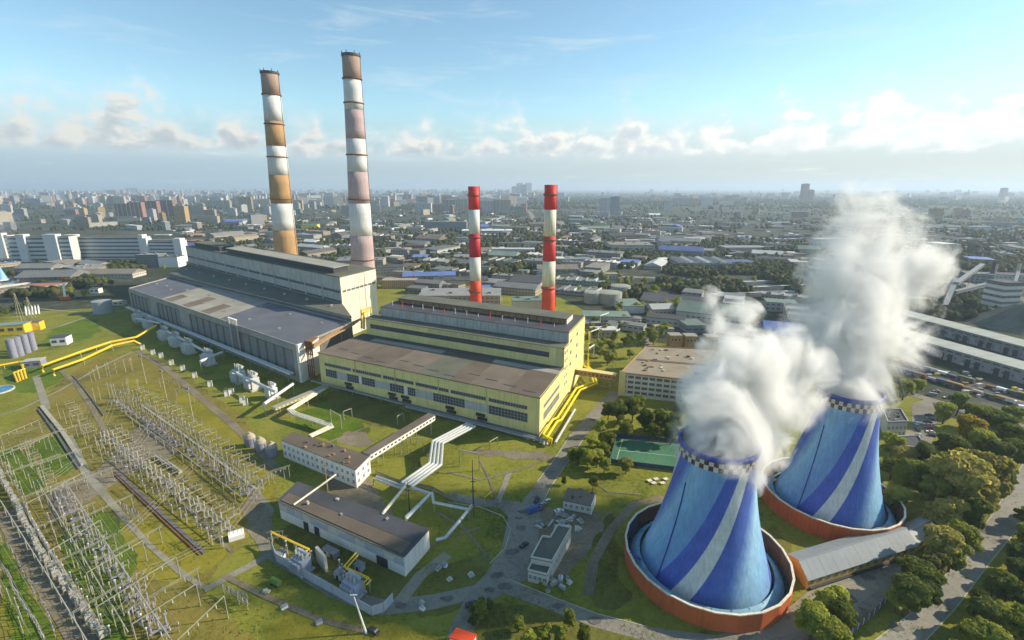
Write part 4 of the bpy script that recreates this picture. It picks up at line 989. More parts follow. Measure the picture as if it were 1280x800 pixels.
# ---- tanks, silos, sheds at the far left
def tank(name, label, c, r, h, m, n=32, dome=1.0, cat='tank', group=None):
    t = thing(name, label, cat, tuple(c), group); part(t, 'shell', MB().lathe([(r, 0), (r, h)], n, tuple(c)), m, False)
    part(t, 'roof', MB().lathe([(r + .2, h), (r + .2, h + .35), (r * .5, h + dome * .8), (.05, h + dome)], n, tuple(c)), m)
    part(t, 'rail', MB().lathe([(r + .05, h + 1.2), (r + .15, h + 1.3), (r + .05, h + 1.4)], n, tuple(c), cap=False), metal_grey)
    for k in range(1, 5): part(t, 'hoop', MB().lathe([(r + .02, h * k / 5 - .15), (r + .1, h * k / 5), (r + .02, h * k / 5 + .15)], n, tuple(c), cap=False), m)
    part(t, 'ladder', MB().beam((c[0] - r - .3, c[1] - 1, 0), (c[0] - r - .3, c[1] - 1, h), .5, .2), metal_grey); return t
tank('storage_tank', 'lone round grey storage tank on grass near the grey hall corner', G(130, 391), 10, 15, M('tank_grey', (.34, .36, .37), .12, .1, .55))
for i, (x, y) in enumerate(((18, 447), (26, 444.5), (34.5, 441), (42.5, 437.5))):
    c = G(x, y); t = tank('silo', 'x', c, 2.9, 17, equip_lilac, 20, 1.4, 'silo', 'row of four dark grey silos'); reg(t, 'slim dark grey upright silo beside yellow shed', 'from the grey hall', QG(0, 0))
tk = M('tank_green_grey', (.33, .33, .27), .15, .08, .7)
for i, (x, y, r) in enumerate(((740, 378, 11), (762, 378, 16), (775, 369, 14))):
    c = G(x, y); t = tank('oil_tank', 'x', c, r, 14, tk, 40, 1.5, 'tank', 'pale green grey round tanks beyond the yellow hall'); reg(t, 'squat pale green grey round tank among trees', 'from the banded chimneys', b4)
def box_building(name, label, cat, px, py, w, d, h, wallm, roofm, rz=0, group=None, nwin=0, wz=.55, gl=None):
    c = G(px, py); t = thing(name, label, cat, tuple(c), group, rz); OFF[t.name] = (0, 0, 0)
    part(t, 'wall', MB().box(0, 0, 0, w, d, h), wallm); part(t, 'roof', MB().box(0, 0, h, w + .6, d + .6, .45), roofm)
    for k in range(nwin): part(t, 'window', MB().box(-w / 2 + w * (k + .5) / nwin, -d / 2 - .04, h * wz - h * .16, w / nwin * .62, .2, h * .32), gl or glass_dark)
    return t
box_building('yellow_shed', 'yellow shed with teal grey roof at the picture edge', 'shed', 4, 417, 46, 14, 10, pipe_yellow, M('teal_roof', (.20, .27, .25), .15, .1), .28, 'yellow sheds at the far edge', 6)
box_building('yellow_shed', 'smaller yellow shed with cream front next to the slim silos', 'shed', 41, 412, 19, 9, 9, pipe_yellow, roof_brown2, .28, 'yellow sheds at the far edge', 3, .7, cream_paint)
box_building('white_hut', 'white boxy hut standing alone on the bright lawn', 'hut', 78, 430, 13, 11, 8, white_paint, roof_dark, .3, None, 2)
box_building('pump_house', 'grey pump house at the end of the twin yellow pipes', 'pump house', 44, 458, 13, 9, 6, equip_lilac, pale_conc, .35, None, 2)
box_building('blue_grey_shed', 'low pale blue shed with dark roof on waste ground', 'shed', 50, 366, 36, 16, 8, M('pale_blue_wall', (.40, .50, .52), .1, .1), roof_dark, .05, None, 5)
box_building('shed', 'small pale shed beside bushes near the grey storage tank', 'shed', 121, 366, 12, 9, 7, white_wall, roof_brown, .1, None, 2)
box_building('shed', 'low pale shed against the far corner of the grey hall', 'shed', 148, 381, 18, 9, 5, off_white, roof_pale, .1, None, 3)
for k in range(5):
    p = G(33 + 4 * k, 394 - .4 * k); t = thing('vent_stack', 'x', 'stack', tuple(p), 'white vent stacks behind yellow shed'); part(t, 'pipe', MB().tube([p, p + Vector((-2, 3, 9))], .8, 8), white_paint); part(t, 'cowl', MB().tube([p + Vector((-2, 3, 9)), p + Vector((-2.6, 3.6, 11))], [1.0, .6], 8), metal_grey); reg(t, 'leaning white vent stack behind yellow shed', 'from the picture edge', G(0, 394))
cr = thing('mobile_crane', 'orange and white striped crane boom standing on waste ground', 'crane', tuple(G(82, 375))); p = G(82, 375)
part(cr, 'boom', MB().beam(p + Vector((0, 0, 2)), p + Vector((-5, 8, 24)), 2.2), white_paint); part(cr, 'boom_tip', MB().beam(p + Vector((-5, 8, 24)), p + Vector((-2, 6, 30)), 2.6), orange_red); part(cr, 'carriage', MB().box(p.x, p.y, .5, 11, 5, 4, .3), orange_red); part(cr, 'cab', MB().box(p.x + 4, p.y - 1, 4.5, 3, 3, 2.5, .3), pipe_yellow)
pc = G(-4, 489); t = thing('round_pool', 'round blue water pool with pale rim cut by the picture edge', 'pool', tuple(pc)); part(t, 'rim', MB().lathe([(10.2, 0), (10.2, 1), (9.2, 1), (9.2, .2)], 40, tuple(pc), cap=False), pale_conc); part(t, 'water', MB().lathe([(9.25, .45), (9.25, .55)], 40, tuple(pc)), M('pool_blue', (.03, .19, .33), .2, .3, .15, spec=.5))
for i, (x, y) in enumerate(((314, 557), (327, 563), (341, 569))):
    c = G(x, y); t = thing('clarifier_tank', 'x', 'tank', tuple(c), 'tan domed tanks by the white office'); part(t, 'shell', MB().lathe([(2.9, 0), (2.9, 5.6)], 24, tuple(c)), equip_lilac); part(t, 'cone_top', MB().lathe([(3.05, 5.6), (2.2, 7.4), (.9, 8.2), (.8, 9.0)], 24, tuple(c)), M('tan_cover', (.40, .34, .25), .2, .4)); part(t, 'ladder', MB().beam((c.x - 3.8, c.y, 0), (c.x - 3.8, c.y, 7), .5, .2), metal_grey); reg(t, 'grey tank with tan conical top by the white office', 'from the white office', Pw[0])

# ================================================================== switchyards
HALL = QG(0, 0); HALL1 = QG(1, 0)
def ribbed_prof(h, r=.22, n=6):
    pr = [(r * .7, 0)]
    for i in range(n): z = h * i / n; pr += [(r * .7, z + h / n * .2), (r * 1.25, z + h / n * .5), (r * .7, z + h / n * .8)]
    return pr + [(r * .7, h)]
def p_post():
    t = thing('post_insulator', 'x', 'insulator'); mb = MB()
    for s in (-.45, .45): mb.beam((s, 0, 0), (s * .7, 0, 2.6), .22)
    part(t, 'pedestal', mb.beam((-.6, 0, 2.65), (.6, 0, 2.65), .35, .2), conc_post)
    part(t, 'insulator', MB().lathe(ribbed_prof(2.4, .26, 5), 8, (0, 0, 2.75)), porcelain); part(t, 'cap', MB().lathe([(.35, 0), (.42, .3), (.2, .5)], 8, (0, 0, 5.15)), metal_silver); return Proto(t)
def p_breaker(m1, m2, name='circuit_breaker'):
    t = thing(name, 'x', 'breaker')
    for s in (-1, 1):
        part(t, 'leg', MB().beam((s * 2.2, -.5, 0), (s * 2.2, -.5, 1.6), .22), conc_post); part(t, 'leg', MB().beam((s * 2.2, .5, 0), (s * 2.2, .5, 1.6), .22), conc_post)
    part(t, 'base_beam', MB().beam((-2.7, 0, 1.75), (2.7, 0, 1.75), 1.0, .3), m1)
    for k in (-2.1, 0, 2.1): part(t, 'pole_unit', MB().lathe([(.42, 0), (.42, .8)] + [(r, z + .8) for r, z in ribbed_prof(2.5, .32, 5)] + [(.5, 3.4), (.5, 4.0), (.2, 4.2)], 8, (k, 0, 1.9)), m2)
    part(t, 'control_box', MB().box(1.2, -.9, .3, .9, .6, 1.2), m1); return Proto(t)
def p_disc():
    t = thing('disconnector', 'x', 'disconnector')
    for s in (-1, 1): part(t, 'leg', MB().beam((s * 2.4, 0, 0), (s * 2.4, 0, 2.6), .18), conc_post)
    part(t, 'frame', MB().beam((-3.0, .3, 2.7), (3.0, .3, 2.7), .13, .18).beam((-3.0, -.3, 2.7), (3.0, -.3, 2.7), .13, .18), conc_post)
    for k in (-2.6, 0, 2.6): part(t, 'insulator', MB().lathe(ribbed_prof(1.7, .2, 4), 8, (k, 0, 2.8)), porcelain)
    part(t, 'blade', MB().beam((-2.7, 0, 4.55), (2.7, 0, 4.65), .09), metal_grey); return Proto(t)
gantry_m = M('gantry_steel', (.30, .285, .225), .2, .5)
def p_gantry(span, h, m=gantry_m):
    t = thing('portal_gantry', 'x', 'gantry')
    for s in (-1, 1):
        part(t, 'leg', MB().tube([(s * span / 2, 0, 0), (s * span / 2, 0, h)], [.21, .14], 6), m)
    bm = MB()
    for dy, dz in ((-.35, 0), (.35, 0), (0, .6)): bm.beam((-span / 2 - 1.2, dy, h - .3 + dz), (span / 2 + 1.2, dy, h - .3 + dz), .10)
    k = int(span / 1.3)
    for i in range(k):
        x0 = -span / 2 + span * i / k; x1 = x0 + span / k; bm.beam((x0, -.35, h - .3), ((x0 + x1) / 2, 0, h + .3), .065).beam(((x0 + x1) / 2, 0, h + .3), (x1, .35, h - .3), .065)
    part(t, 'crossbeam', bm, m)
    for kx in (-.3, 0, .3): part(t, 'insulator_string', MB().lathe(ribbed_prof(1.7, .17, 5), 6, (kx * span, 0, h - 2.2)), porcelain_l)
    return Proto(t)
def p_pole(h=11):
    t = thing('line_pole', 'x', 'pole'); part(t, 'shaft', MB().tube([(0, 0, 0), (0, 0, h)], [.22, .13], 6), conc_post); part(t, 'crossarm', MB().beam((-1.1, 0, h - .8), (1.1, 0, h - .8), .18), conc_post); part(t, 'insulator', MB().lathe(ribbed_prof(.9, .18, 3), 6, (0, 0, h)), porcelain_l); return Proto(t)
def p_mast(h=24):
    t = thing('light_mast', 'x', 'light mast'); part(t, 'shaft', MB().tube([(0, 0, 0), (0, 0, h)], [.42, .2], 8), conc_post); part(t, 'platform', MB().box(0, 0, h - 1, 2.2, 1.4, .25), metal_grey)
    for s in (-1, 1): part(t, 'floodlight', MB().box(s * .7, -.5, h - .6, .9, .6, 1.0), equip_lilac)
    return Proto(t)
def p_rack():
    t = thing('capacitor_rack', 'x', 'capacitor rack')
    for s in (-1, 1):
        for q in (-1, 1): part(t, 'leg', MB().beam((s * 1.7, q * 1.2, 0), (s * 1.7, q * 1.2, 4.6), .2), conc_post)
    for z in (1.2, 3.0):
        part(t, 'shelf', MB().box(0, 0, z, 4.0, 3.0, .16), metal_grey)
        for kx in (-1.3, 0, 1.3): part(t, 'capacitor', MB().box(kx, .1, z + .16, .8, 2.3, 1.2), porcelain_l)
    for kx in (-1.2, 0, 1.2): part(t, 'insulator', MB().lathe(ribbed_prof(1.3, .2, 3), 6, (kx, 0, 4.6)), porcelain_l)
    return Proto(t)
def p_transformer(m, big=1.0):
    t = thing('power_transformer', 'x', 'transformer')
    part(t, 'tank', MB().box(0, 0, .6, 6, 3.6, 4.4), m); part(t, 'plinth', MB().box(0, 0, 0, 7.4, 5.2, .6), pale_conc)
    for kx in (-2.1, -.7, .7, 2.1):
        rb = MB()
        for q in range(5): rb.box(kx - .4 + q * .2, -2.5, 1.2, .1, 1.1, 3.4)
        part(t, 'radiator', rb, m)
    part(t, 'conservator', MB().tube([(-2.6, 1.0, 6.3), (2.6, 1.0, 6.3)], .65, 12), m)
    for kx in (-1.8, 0, 1.8): part(t, 'bushing', MB().lathe(ribbed_prof(2.6, .3, 6), 8, (kx, -.5, 5.0)), porcelain_l)
    return Proto(t)
POST, BRK, BRK2, DISC = p_post(), p_breaker(equip_lilac, porcelain), p_breaker(equip_grey, porcelain_l, 'oil_breaker'), p_disc()
GAN, GANL, POLE, POLES, MAST, RACK = p_gantry(9, 9), p_gantry(22, 8), p_pole(10), p_pole(7.5), p_mast(), p_rack()
jr = random.Random(5)
def row(proto, pts, n, base, where, anchor, group, turn=0.0, jit=.5, sc=(1, 1), side=0.0, hh=None):
    for p, a in resample([G(x, y) for x, y in pts], n):
        q = p + Vector((jr.uniform(-jit, jit) - math.sin(a) * side, jr.uniform(-jit, jit) + math.cos(a) * side, 0)); s = jr.uniform(*sc)
        o = proto.put(q, a + turn + jr.uniform(-.06, .06), s, group); reg(o, base, where, anchor)
Q90 = math.pi / 2
GY = 'from the grey hall corner'
# dense middle row of the yard below the grey hall
row(BRK, [(140, 503), (190, 533), (250, 577), (313, 624)], 22, 'blue grey circuit breaker in the dense row', GY, HALL, 'breakers of the dense switchyard row', Q90, .5, (.8, 1.0))
row(POST, [(150, 497), (200, 528), (262, 575), (322, 622)], 30, 'grey post insulator beside the breaker row', GY, HALL, 'post insulators along the breaker row', 0, .8, (.75, 1.1))
row(POST, [(160, 492), (212, 522), (274, 568), (334, 616)], 28, 'grey post insulator lining the pale busbar', GY, HALL, 'post insulators under the busbars', 0, .8, (.75, 1.15))
row(DISC, [(172, 488), (222, 517), (284, 562), (340, 606)], 22, 'pale disconnector in the row nearest the hall side', GY, HALL, 'disconnectors of the upper row', Q90, .6, (.9, 1.2))
row(GAN, [(150, 500), (205, 527), (268, 572), (330, 622)], 10, 'portal gantry astride the dense breaker row', GY, HALL, 'portal gantries over the breaker row', .1, .5, (.9, 1.1))
row(BRK2, [(130, 545), (165, 575), (215, 612), (290, 668)], 20, 'grey oil breaker in the lower breaker row', GY, HALL, 'oil breakers of the lower row', Q90, .6, (.8, 1.0))
row(DISC, [(142, 540), (182, 572), (240, 615), (300, 655)], 22, 'pale disconnector above the lower breaker row', GY, HALL, 'disconnectors of the lower row', Q90, .8, (.9, 1.2))
row(POST, [(120, 555), (150, 585), (200, 628), (282, 690)], 26, 'grey post insulator in front of lower breakers', GY, HALL, 'post insulators of the lower row', 0, 1.0, (.75, 1.1))
row(GAN, [(128, 560), (165, 590), (215, 632), (283, 690)], 7, 'portal gantry over the lower breaker row', GY, HALL, 'portal gantries over the lower row', .1, .6, (.9, 1.1))
row(POLE, [(110, 478), (170, 462)], 12, 'slender concrete pole at the top of the yard', GY, HALL, 'poles at the head of the yard', 0, 3, (.9, 1.15))
row(POLE, [(122, 502), (178, 490)], 12, 'slender concrete pole in second rank of yard', GY, HALL, 'poles in the second rank', 0, 3, (.9, 1.15))
row(POLE, [(80, 520), (105, 550), (128, 585)], 10, 'slender pole beside the worn trough path', GY, HALL, 'poles beside the trough path', 0, 2.5, (.9, 1.1))
row(DISC, [(88, 505), (104, 525), (118, 548)], 8, 'pale disconnector near the far trough end', GY, HALL, 'disconnectors by the trough end', Q90, 1.5, (.8, 1.1))
row(MAST, [(172, 470), (222, 512), (262, 540)], 3, 'tall concrete light mast on yellow grass', GY, HALL, 'light masts by the yard road', .6, .2)
row(GAN, [(262, 590), (318, 622)], 3, 'stand alone portal frame near the tan domed tanks', GY, HALL, 'portal frames near the domed tanks', -.5, 1)
row(GAN, [(345, 605), (356, 600)], 2, 'pale portal frame beside the white office', GY, HALL, 'portal frames by the white office', -.3, .5, (.8, .9))
row(GANL, [(205, 480), (240, 508)], 2, 'wide lattice gantry across the yard road', GY, HALL, 'wide gantries across the yard road', .3, .5, (.9, 1))
# lower left yard
row(GANL, [(20, 560), (100, 690), (160, 790)], 6, 'wide lattice gantry over the fresh grass', GY, HALL, 'wide gantries of the lower yard', Q90 + .12, .6, (.95, 1.05))
row(GANL, [(60, 545), (125, 640), (195, 735), (235, 790)], 6, 'wide lattice gantry along the gear row', GY, HALL, 'wide gantries beside the gear row', Q90 + .12, .6, (.95, 1.05))
row(BRK, [(75, 622), (120, 682), (160, 742), (205, 800)], 16, 'blue grey breaker in lower yard gear row', GY, HALL, 'breakers of the lower yard', Q90, .6, (.9, 1.1))
row(DISC, [(84, 622), (130, 680), (172, 742), (222, 806)], 14, 'pale disconnector in lower yard gear row', GY, HALL, 'disconnectors of the lower yard', Q90, .7, (.8, 1.0))
row(POST, [(66, 625), (108, 685), (150, 748), (190, 806)], 20, 'post insulator in lower yard gear row', GY, HALL, 'post insulators of the lower yard', 0, .8, (.9, 1.2))
for k, (xa, ya, xb, yb, n) in enumerate(((58, 655, 150, 800, 10), (75, 650, 172, 800, 10), (95, 645, 190, 790, 10), (18, 575, 58, 640, 6), (34, 570, 74, 634, 6), (4, 570, 40, 642, 6))):
    row(POLES, [(xa, ya), (xb, yb)], n, ['short pole in first grass file', 'short pole in second grass file', 'short pole in third grass file', 'short pole in first upper grass file', 'short pole in middle upper grass file', 'short pole in outermost upper grass file'][k] + ' of lower yard', GY, HALL, 'short poles on the fresh grass', 0, .7, (.9, 1.2))
row(RACK, [(-4, 585), (24, 640), (50, 690), (85, 740), (132, 802)], 30, 'whitish capacitor rack in the long pale bank', GY, HALL, 'capacitor racks in the long bank', 0, .3, (.72, .9))
row(POST, [(8, 585), (34, 640), (62, 690), (97, 740), (144, 802)], 26, 'post insulator alongside the capacitor bank', GY, HALL, 'post insulators along the capacitor bank', 0, .6, (.8, 1.1))
row(DISC, [(30, 555), (52, 590), (72, 622)], 9, 'pale disconnector by the upper fresh grass', GY, HALL, 'disconnectors by the upper grass', Q90, .8, (.8, 1))
row(DISC, [(-10, 690), (20, 740), (58, 806)], 12, 'pale disconnector in bottom corner row', GY, HALL, 'disconnectors of the bottom corner', 0, .5, (.9, 1.1))
row(DISC, [(0, 670), (30, 720), (76, 800)], 10, 'pale disconnector behind bottom corner row', GY, HALL, 'disconnectors behind the bottom corner', 0, .5, (.8, 1))
row(POLES, [(-4, 720), (36, 800)], 7, 'short pole at outer edge of bottom corner', GY, HALL, 'short poles of the bottom corner', 0, 1, (.9, 1.1))
row(DISC, [(150, 638), (180, 655)], 6, 'pale disconnector cluster on the dry grass', GY, HALL, 'disconnectors on the dry grass', 0, 1.0, (.8, 1))
row(DISC, [(285, 742), (312, 760)], 4, 'pale disconnector near the bottom gravel', GY, HALL, 'disconnectors near the bottom', 0, 1.0, (.9, 1.1))
for x0, y0, x1, y1, z in ((120, 759, 220, 696, 10), (165, 780, 245, 730, 10), (60, 690, 125, 650, 10), (178, 676, 108, 716, 10), (32, 630, 105, 590, 10), (0, 570, 60, 545, 10), (0, 545, 48, 525, 9), (222, 800, 280, 745, 10)):
    a, b = G(x0, y0, z), G(x1, y1, z); t = thing('beam_gantry', 'x', 'gantry', (a.x, a.y, 0), 'long single beam gantries'); part(t, 'crossbeam', MB().beam(a, b, .26, .24), gantry_m)
    for p in (a, b): part(t, 'leg', MB().tube([(p.x, p.y, 0), (p.x, p.y, z)], [.22, .15], 6), gantry_m)
    for f in (.2, .4, .6, .8): p = a.lerp(b, f); part(t, 'insulator_string', MB().lathe(ribbed_prof(1.7, .18, 5), 6, (p.x, p.y, p.z - 2)), porcelain_l)
    reg(t, 'long single beam gantry with two legs over grass', GY, HALL)
wire_m = M('wire', (.30, .29, .24), .1, .5, .5)
def wires(label, pts, h, sag, gap, n=3):
    P = [G(x, y) for x, y in pts]; t = thing('overhead_line', label, 'overhead line', tuple(P[0]), 'overhead lines of the switchyards')
    for k in range(n):
        o = (k - (n - 1) / 2) * gap; w = []
        for a, b in zip(P, P[1:]):
            d = (b - a).normalized(); nn = Vector((-d.y, d.x, 0)) * o
            for i in range(6): f = i / 6; w.append(a.lerp(b, f) + nn + Vector((0, 0, h - sag * 4 * f * (1 - f))))
        w.append(P[-1] + nn + Vector((0, 0, h))); part(t, 'conductor', MB().tube(w, .06, 4), wire_m)
WROW = [('along the dense breaker row', [(150, 500), (205, 527), (268, 572), (330, 622)], 8.8), ('over the upper disconnectors', [(168, 490), (220, 518), (282, 563), (340, 608)], 8.6), ('over the lower breaker row', [(128, 560), (165, 590), (215, 632), (283, 690)], 8.8), ('above lower disconnectors', [(142, 540), (182, 572), (240, 615), (300, 655)], 8.5),
        ('over the fresh grass files', [(20, 560), (60, 622), (100, 690), (160, 790)], 7.8), ('along the lower gear row', [(60, 545), (125, 640), (195, 735), (235, 790)], 7.8), ('beside the capacitor bank', [(4, 590), (45, 650), (90, 725), (145, 800)], 7.5), ('over the bottom corner', [(-10, 690), (20, 740), (58, 806)], 6.5)]
for l, p, h in WROW: wires('triple thin overhead conductors ' + l, p, h, 1.3, 2.6)
for k, p in enumerate(([(20, 560), (60, 545), (128, 560)], [(60, 622), (96, 596), (165, 590)], [(100, 690), (160, 688), (215, 632)], [(160, 790), (195, 735), (283, 690)], [(128, 560), (150, 500)], [(215, 632), (268, 572)], [(283, 690), (330, 622)], [(165, 590), (205, 527)])):
    wires(['thin conductors crossing at the upper end of lower yard', 'thin conductors crossing above the worn trough path', 'thin conductors crossing the dry grass', 'thin conductors crossing near the bottom gravel', 'thin cross conductors at the head of breaker rows', 'thin cross conductors midway down the breaker rows', 'thin cross conductors at the foot of breaker rows', 'thin cross conductors high in the breaker rows'][k], p, 9.2, 1.0, 2.2)
def line_thing(name, label, cat, pts, r, h, m, group=None, sup=12.0, dark=None):
    P = [G(x, y, h) for x, y in pts]; t = thing(name, label, cat, (P[0].x, P[0].y, 0), group); part(t, 'tube', MB().tube(P, r, 6), m)
    L = sum((b - a).length for a, b in zip(P, P[1:]))
    for p, a in resample(P, max(2, int(L / sup))): part(t, 'support', MB().beam((p.x, p.y, 0), (p.x, p.y, h - r), .25), conc_post)
    return t
for k, (pts, l) in enumerate((([(182, 505), (240, 545), (330, 612)], 'pale tube busbar along the upper rows of the switchyard'), ([(178, 508), (236, 549), (326, 617)], 'second pale tube busbar beside the upper switchyard rows'), ([(160, 520), (225, 565), (300, 620)], 'tube busbar between the dense breaker row and posts'),
                              ([(140, 548), (200, 592), (296, 662)], 'tube busbar above the lower breaker row'), ([(80, 600), (140, 690), (214, 800)], 'tube busbar over the lower yard gear row'), ([(46, 600), (100, 690), (160, 790)], 'tube busbar beside the long capacitor bank'), ([(0, 625), (60, 720), (108, 800)], 'tube busbar on the outer side of the capacitor bank'))):
    line_thing('busbar', l, 'busbar', pts, .2, 6.2, porcelain_l, 'tube busbars of the switchyards')
def trough(pts, w, h, m, name='cable_trough'):
    P = GP(pts); mb = MB()
    for a, b in zip(P, P[1:]): mb.beam((a.x, a.y, h / 2 + .15), (b.x, b.y, h / 2 + .15), w, h)
    structure(name, mb, m)
trough([(145, 590), (175, 618), (215, 655), (256, 692)], 1.5, .5, dark_conc); trough([(142, 592), (172, 621), (211, 658), (250, 694)], .8, .35, rust); trough([(52, 508), (78, 540), (105, 582)], 2.2, .8, trough_mat); trough([(48, 512), (72, 545), (99, 587)], .9, .6, dark_conc)
trough([(176, 506), (234, 547), (322, 613)], .9, .5, trough_mat); trough([(28, 630), (70, 700), (130, 790)], 1.0, .5, trough_mat); trough([(196, 572), (214, 584), (226, 592)], 1.8, 1.6, trough_mat); trough([(92, 470), (110, 492), (130, 520)], .8, .4, dark_conc)
wh = thing('vaulted_hut', 'small white hut with arched roof among gear at the yard edge', 'hut', tuple(G(296, 672)))
c = G(296, 672); mb = MB(); ux, uy = Vector((.86, .5, 0)), Vector((-.5, .86, 0)); pr = [(-2, 0), (-2, 2.2), (-1.4, 3.1), (0, 3.5), (1.4, 3.1), (2, 2.2), (2, 0)]
vs = [c + uy * y + Vector((0, 0, z)) + ux * e for e in (-3, 3) for y, z in pr]; mb.add(vs, [tuple(range(7)), tuple(range(13, 6, -1))] + [(i, i + 7, (i + 1) % 7 + 7, (i + 1) % 7) for i in range(7)]); part(wh, 'shell', mb, white_paint)
part(wh, 'door', MB().beam(c - ux * 3.03 + Vector((0, 0, .1)), c - ux * 3.03 + Vector((0, 0, 2.1)), 1.2, .1), metal_dark)
for k in range(4): part(wh, 'roof_rib', MB().beam(c + ux * (-2.4 + 1.6 * k) + uy * -1.0 + Vector((0, 0, 3.36)), c + ux * (-2.4 + 1.6 * k) + uy * 1.0 + Vector((0, 0, 3.36)), .15), metal_grey)
# transformers
TR, TRW = p_transformer(frame_white), p_transformer(white_paint)
for k, (x, y) in enumerate(((174, 402), (187, 410), (207, 424), (221, 432), (237, 441), (262, 455), (300, 477), (317, 486))):
    o = TR.put(G(x, y), wg.rz, (1.7, 1.7, 2.0), 'grey transformers along the turbine hall'); reg(o, 'big grey power transformer at the turbine hall foot', GY, HALL)
o = TRW.put(G(341, 497), wg.rz, (1.3, 1.3, 1.7), 'grey transformers along the turbine hall'); o['label'] = 'bright white power transformer last in the row before the yellow hall'
for k, (x0, y0, x1, y1) in enumerate(((170, 398, 200, 404), (205, 412, 262, 442), (250, 452, 278, 440), (296, 467, 345, 490), (330, 505, 366, 480))):
    pipe_run('bus_duct', ['pale enclosed bus duct over the farthest transformers', 'pale enclosed bus duct over the middle transformers', 'pale bus duct turning from transformer to grey hall wall', 'pale enclosed bus duct over the transformers by yellow hall', 'pale bus duct ending by the yellow hall corner'][k], [[G(x0, y0, 9), G(x1, y1, 9)]], 1.1, frame_white, [G(x0, y0, 9), G(x1, y1, 9)], 'bus duct', metal_grey)
P = [wg.p(2, 9, 5), wg.p(LW - 2, 9, 5)]; pipe_run('bus_duct', 'long pale trunking running along the whole grey hall front', [P, [p + wg.n * 2.4 for p in P]], .9, frame_white, [P[0].lerp(P[1], (i + .5) / 24) for i in range(24)], 'bus duct', metal_grey)
for k, (x, y) in enumerate(((178, 437), (191, 443), (201, 447), (214, 456), (228, 463), (243, 472), (262, 483), (283, 495), (289, 493), (302, 503), (306, 506))):
    p = G(x, y); t = thing('switch_cabinet', 'x', 'cabinet', tuple(p), 'white cabinets along the yard road')
    part(t, 'body', MB().box(p.x, p.y, 0, 2.2, 1.8, 4.2, .5), white_paint); part(t, 'roof', MB().box(p.x, p.y, 4.2, 2.6, 2.2, .3, .5), metal_grey); part(t, 'pole_unit', MB().beam((p.x + 2.2, p.y, 0), (p.x + 2.2, p.y, 5), .5), cream_paint); reg(t, 'small white switch cabinet along the yard road', GY, HALL)
# small yard inside the curved fence
T2_ = p_transformer(fence_grey)
for k, (x, y, rz) in enumerate(((378, 712, -.55), (442, 742, -.55))):
    o = T2_.put(G(x, y), rz, (1.15, 1.2, 1.2), 'transformers inside the curved fence'); o['label'] = ['pale radiator finned transformer inside curved fence, by the white screen wall', 'pale radiator finned transformer inside fence nearest its open corner'][k]
P = [G(396, 703), G(407, 716), G(412, 709), G(401, 697)]; single('blast_wall', MB().prism(P[:2] + [P[1] + Vector((.8, .8, 0)), P[0] + Vector((.8, .8, 0))], 0, 7.5), off_white, 'tan blast wall standing between the two fenced transformers', 'wall')
for k, pts in enumerate(([G(338, 664, 6), G(386, 686, 6), G(379, 694, 6)], [G(445, 691, 7), G(430, 708, 7), G(461, 722, 7), G(455, 728, 7)])):
    pipe_run('yellow_busway', ['yellow pipe frame above the transformer next to the screen fence bend', 'yellow pipe frame reaching from dark roofed hall to transformer'][k], [pts, [p + Vector((1.2, -1.2, 0)) for p in pts]], .3, pipe_yellow, [pts[0], pts[-2], pts[-1]], 'busway', None, 6)
row(POST, [(356, 690), (392, 706)], 8, 'post insulator behind fenced transformers, upper group', 'from the white office', Pw[0], 'post insulators in the fenced yard', 0, 1.2, (.9, 1.2))
row(POST, [(420, 716), (455, 736)], 8, 'post insulator behind fenced transformers, lower group', 'from the white office', Pw[0], 'post insulators in the fenced yard', 0, 1.2, (.9, 1.2))
row(GAN, [(344, 676), (352, 690)], 2, 'pale gantry at the bend of the screen fence', 'from the white office', Pw[0], 'gantries in the fenced yard', 1.0, .4, (.6, .7))
for i, (x, y) in enumerate(((410, 692), (418, 696), (450, 712), (352, 697), (425, 722))):
    p = G(x, y); t = thing('equipment_kiosk', 'x', 'kiosk', tuple(p), 'kiosks in the fenced yard'); part(t, 'body', MB().box(p.x, p.y, 0, 3.6, 2.6, 2.8, -.5), [pale_conc, metal_grey, fence_grey, white_paint, white_paint][i]); part(t, 'roof', MB().box(p.x, p.y, 2.8, 4.0, 3.0, .2, -.5), metal_grey); part(t, 'door', MB().box(p.x - .7, p.y - 1.2, .1, 1.0, .3, 2.0, -.5), metal_dark); reg(t, 'equipment kiosk in the fenced transformer yard', 'from the white office', Pw[0])
# masts and lamp posts
def mast(label, base, h, r, m, arms=(), cat='mast', lean=(0, 0)):
    t = thing('lightning_mast', label, cat, tuple(base)); b = Vector(base); tp = b + Vector((lean[0], lean[1], h)); part(t, 'shaft', MB().tube([b, b.lerp(tp, .5), tp], [r, r * .7, r * .3], 8), m)
    for f in arms: part(t, 'crossarm', MB().beam(b.lerp(tp, f) + Vector((-1.2, 0, 0)), b.lerp(tp, f) + Vector((1.2, 0, 0)), .3), m)
    return t
t = mast('tall thin dark mast on braced yellow base beside the pipe loop', G(592, 645), 30, .4, metal_dark, (.45, .62)); b = G(592, 645)
for a in range(4): q = b + Vector((3 * math.cos(a * 1.57), 3 * math.sin(a * 1.57), 0)); part(t, 'brace', MB().beam(q, b + Vector((0, 0, 7)), .25), rust_tan)
mast('dark thin mast rising between the white office and dark roofed hall', G(410, 617), 20, .35, rust_tan, (.8,)); mast('white lamp post leaning over the dirt road by the fence corner', G(458, 792), 15, .4, white_paint, (.97,), 'lamp post', (-4, 2)); mast('thin mast among the pipes behind the dark roofed hall', G(512, 640), 17, .35, metal_dark, (.7, .85)); mast('grey lamp post by the curved path and front tower wall', G(793, 650), 11, .2, metal_grey, (.98,), 'lamp post')
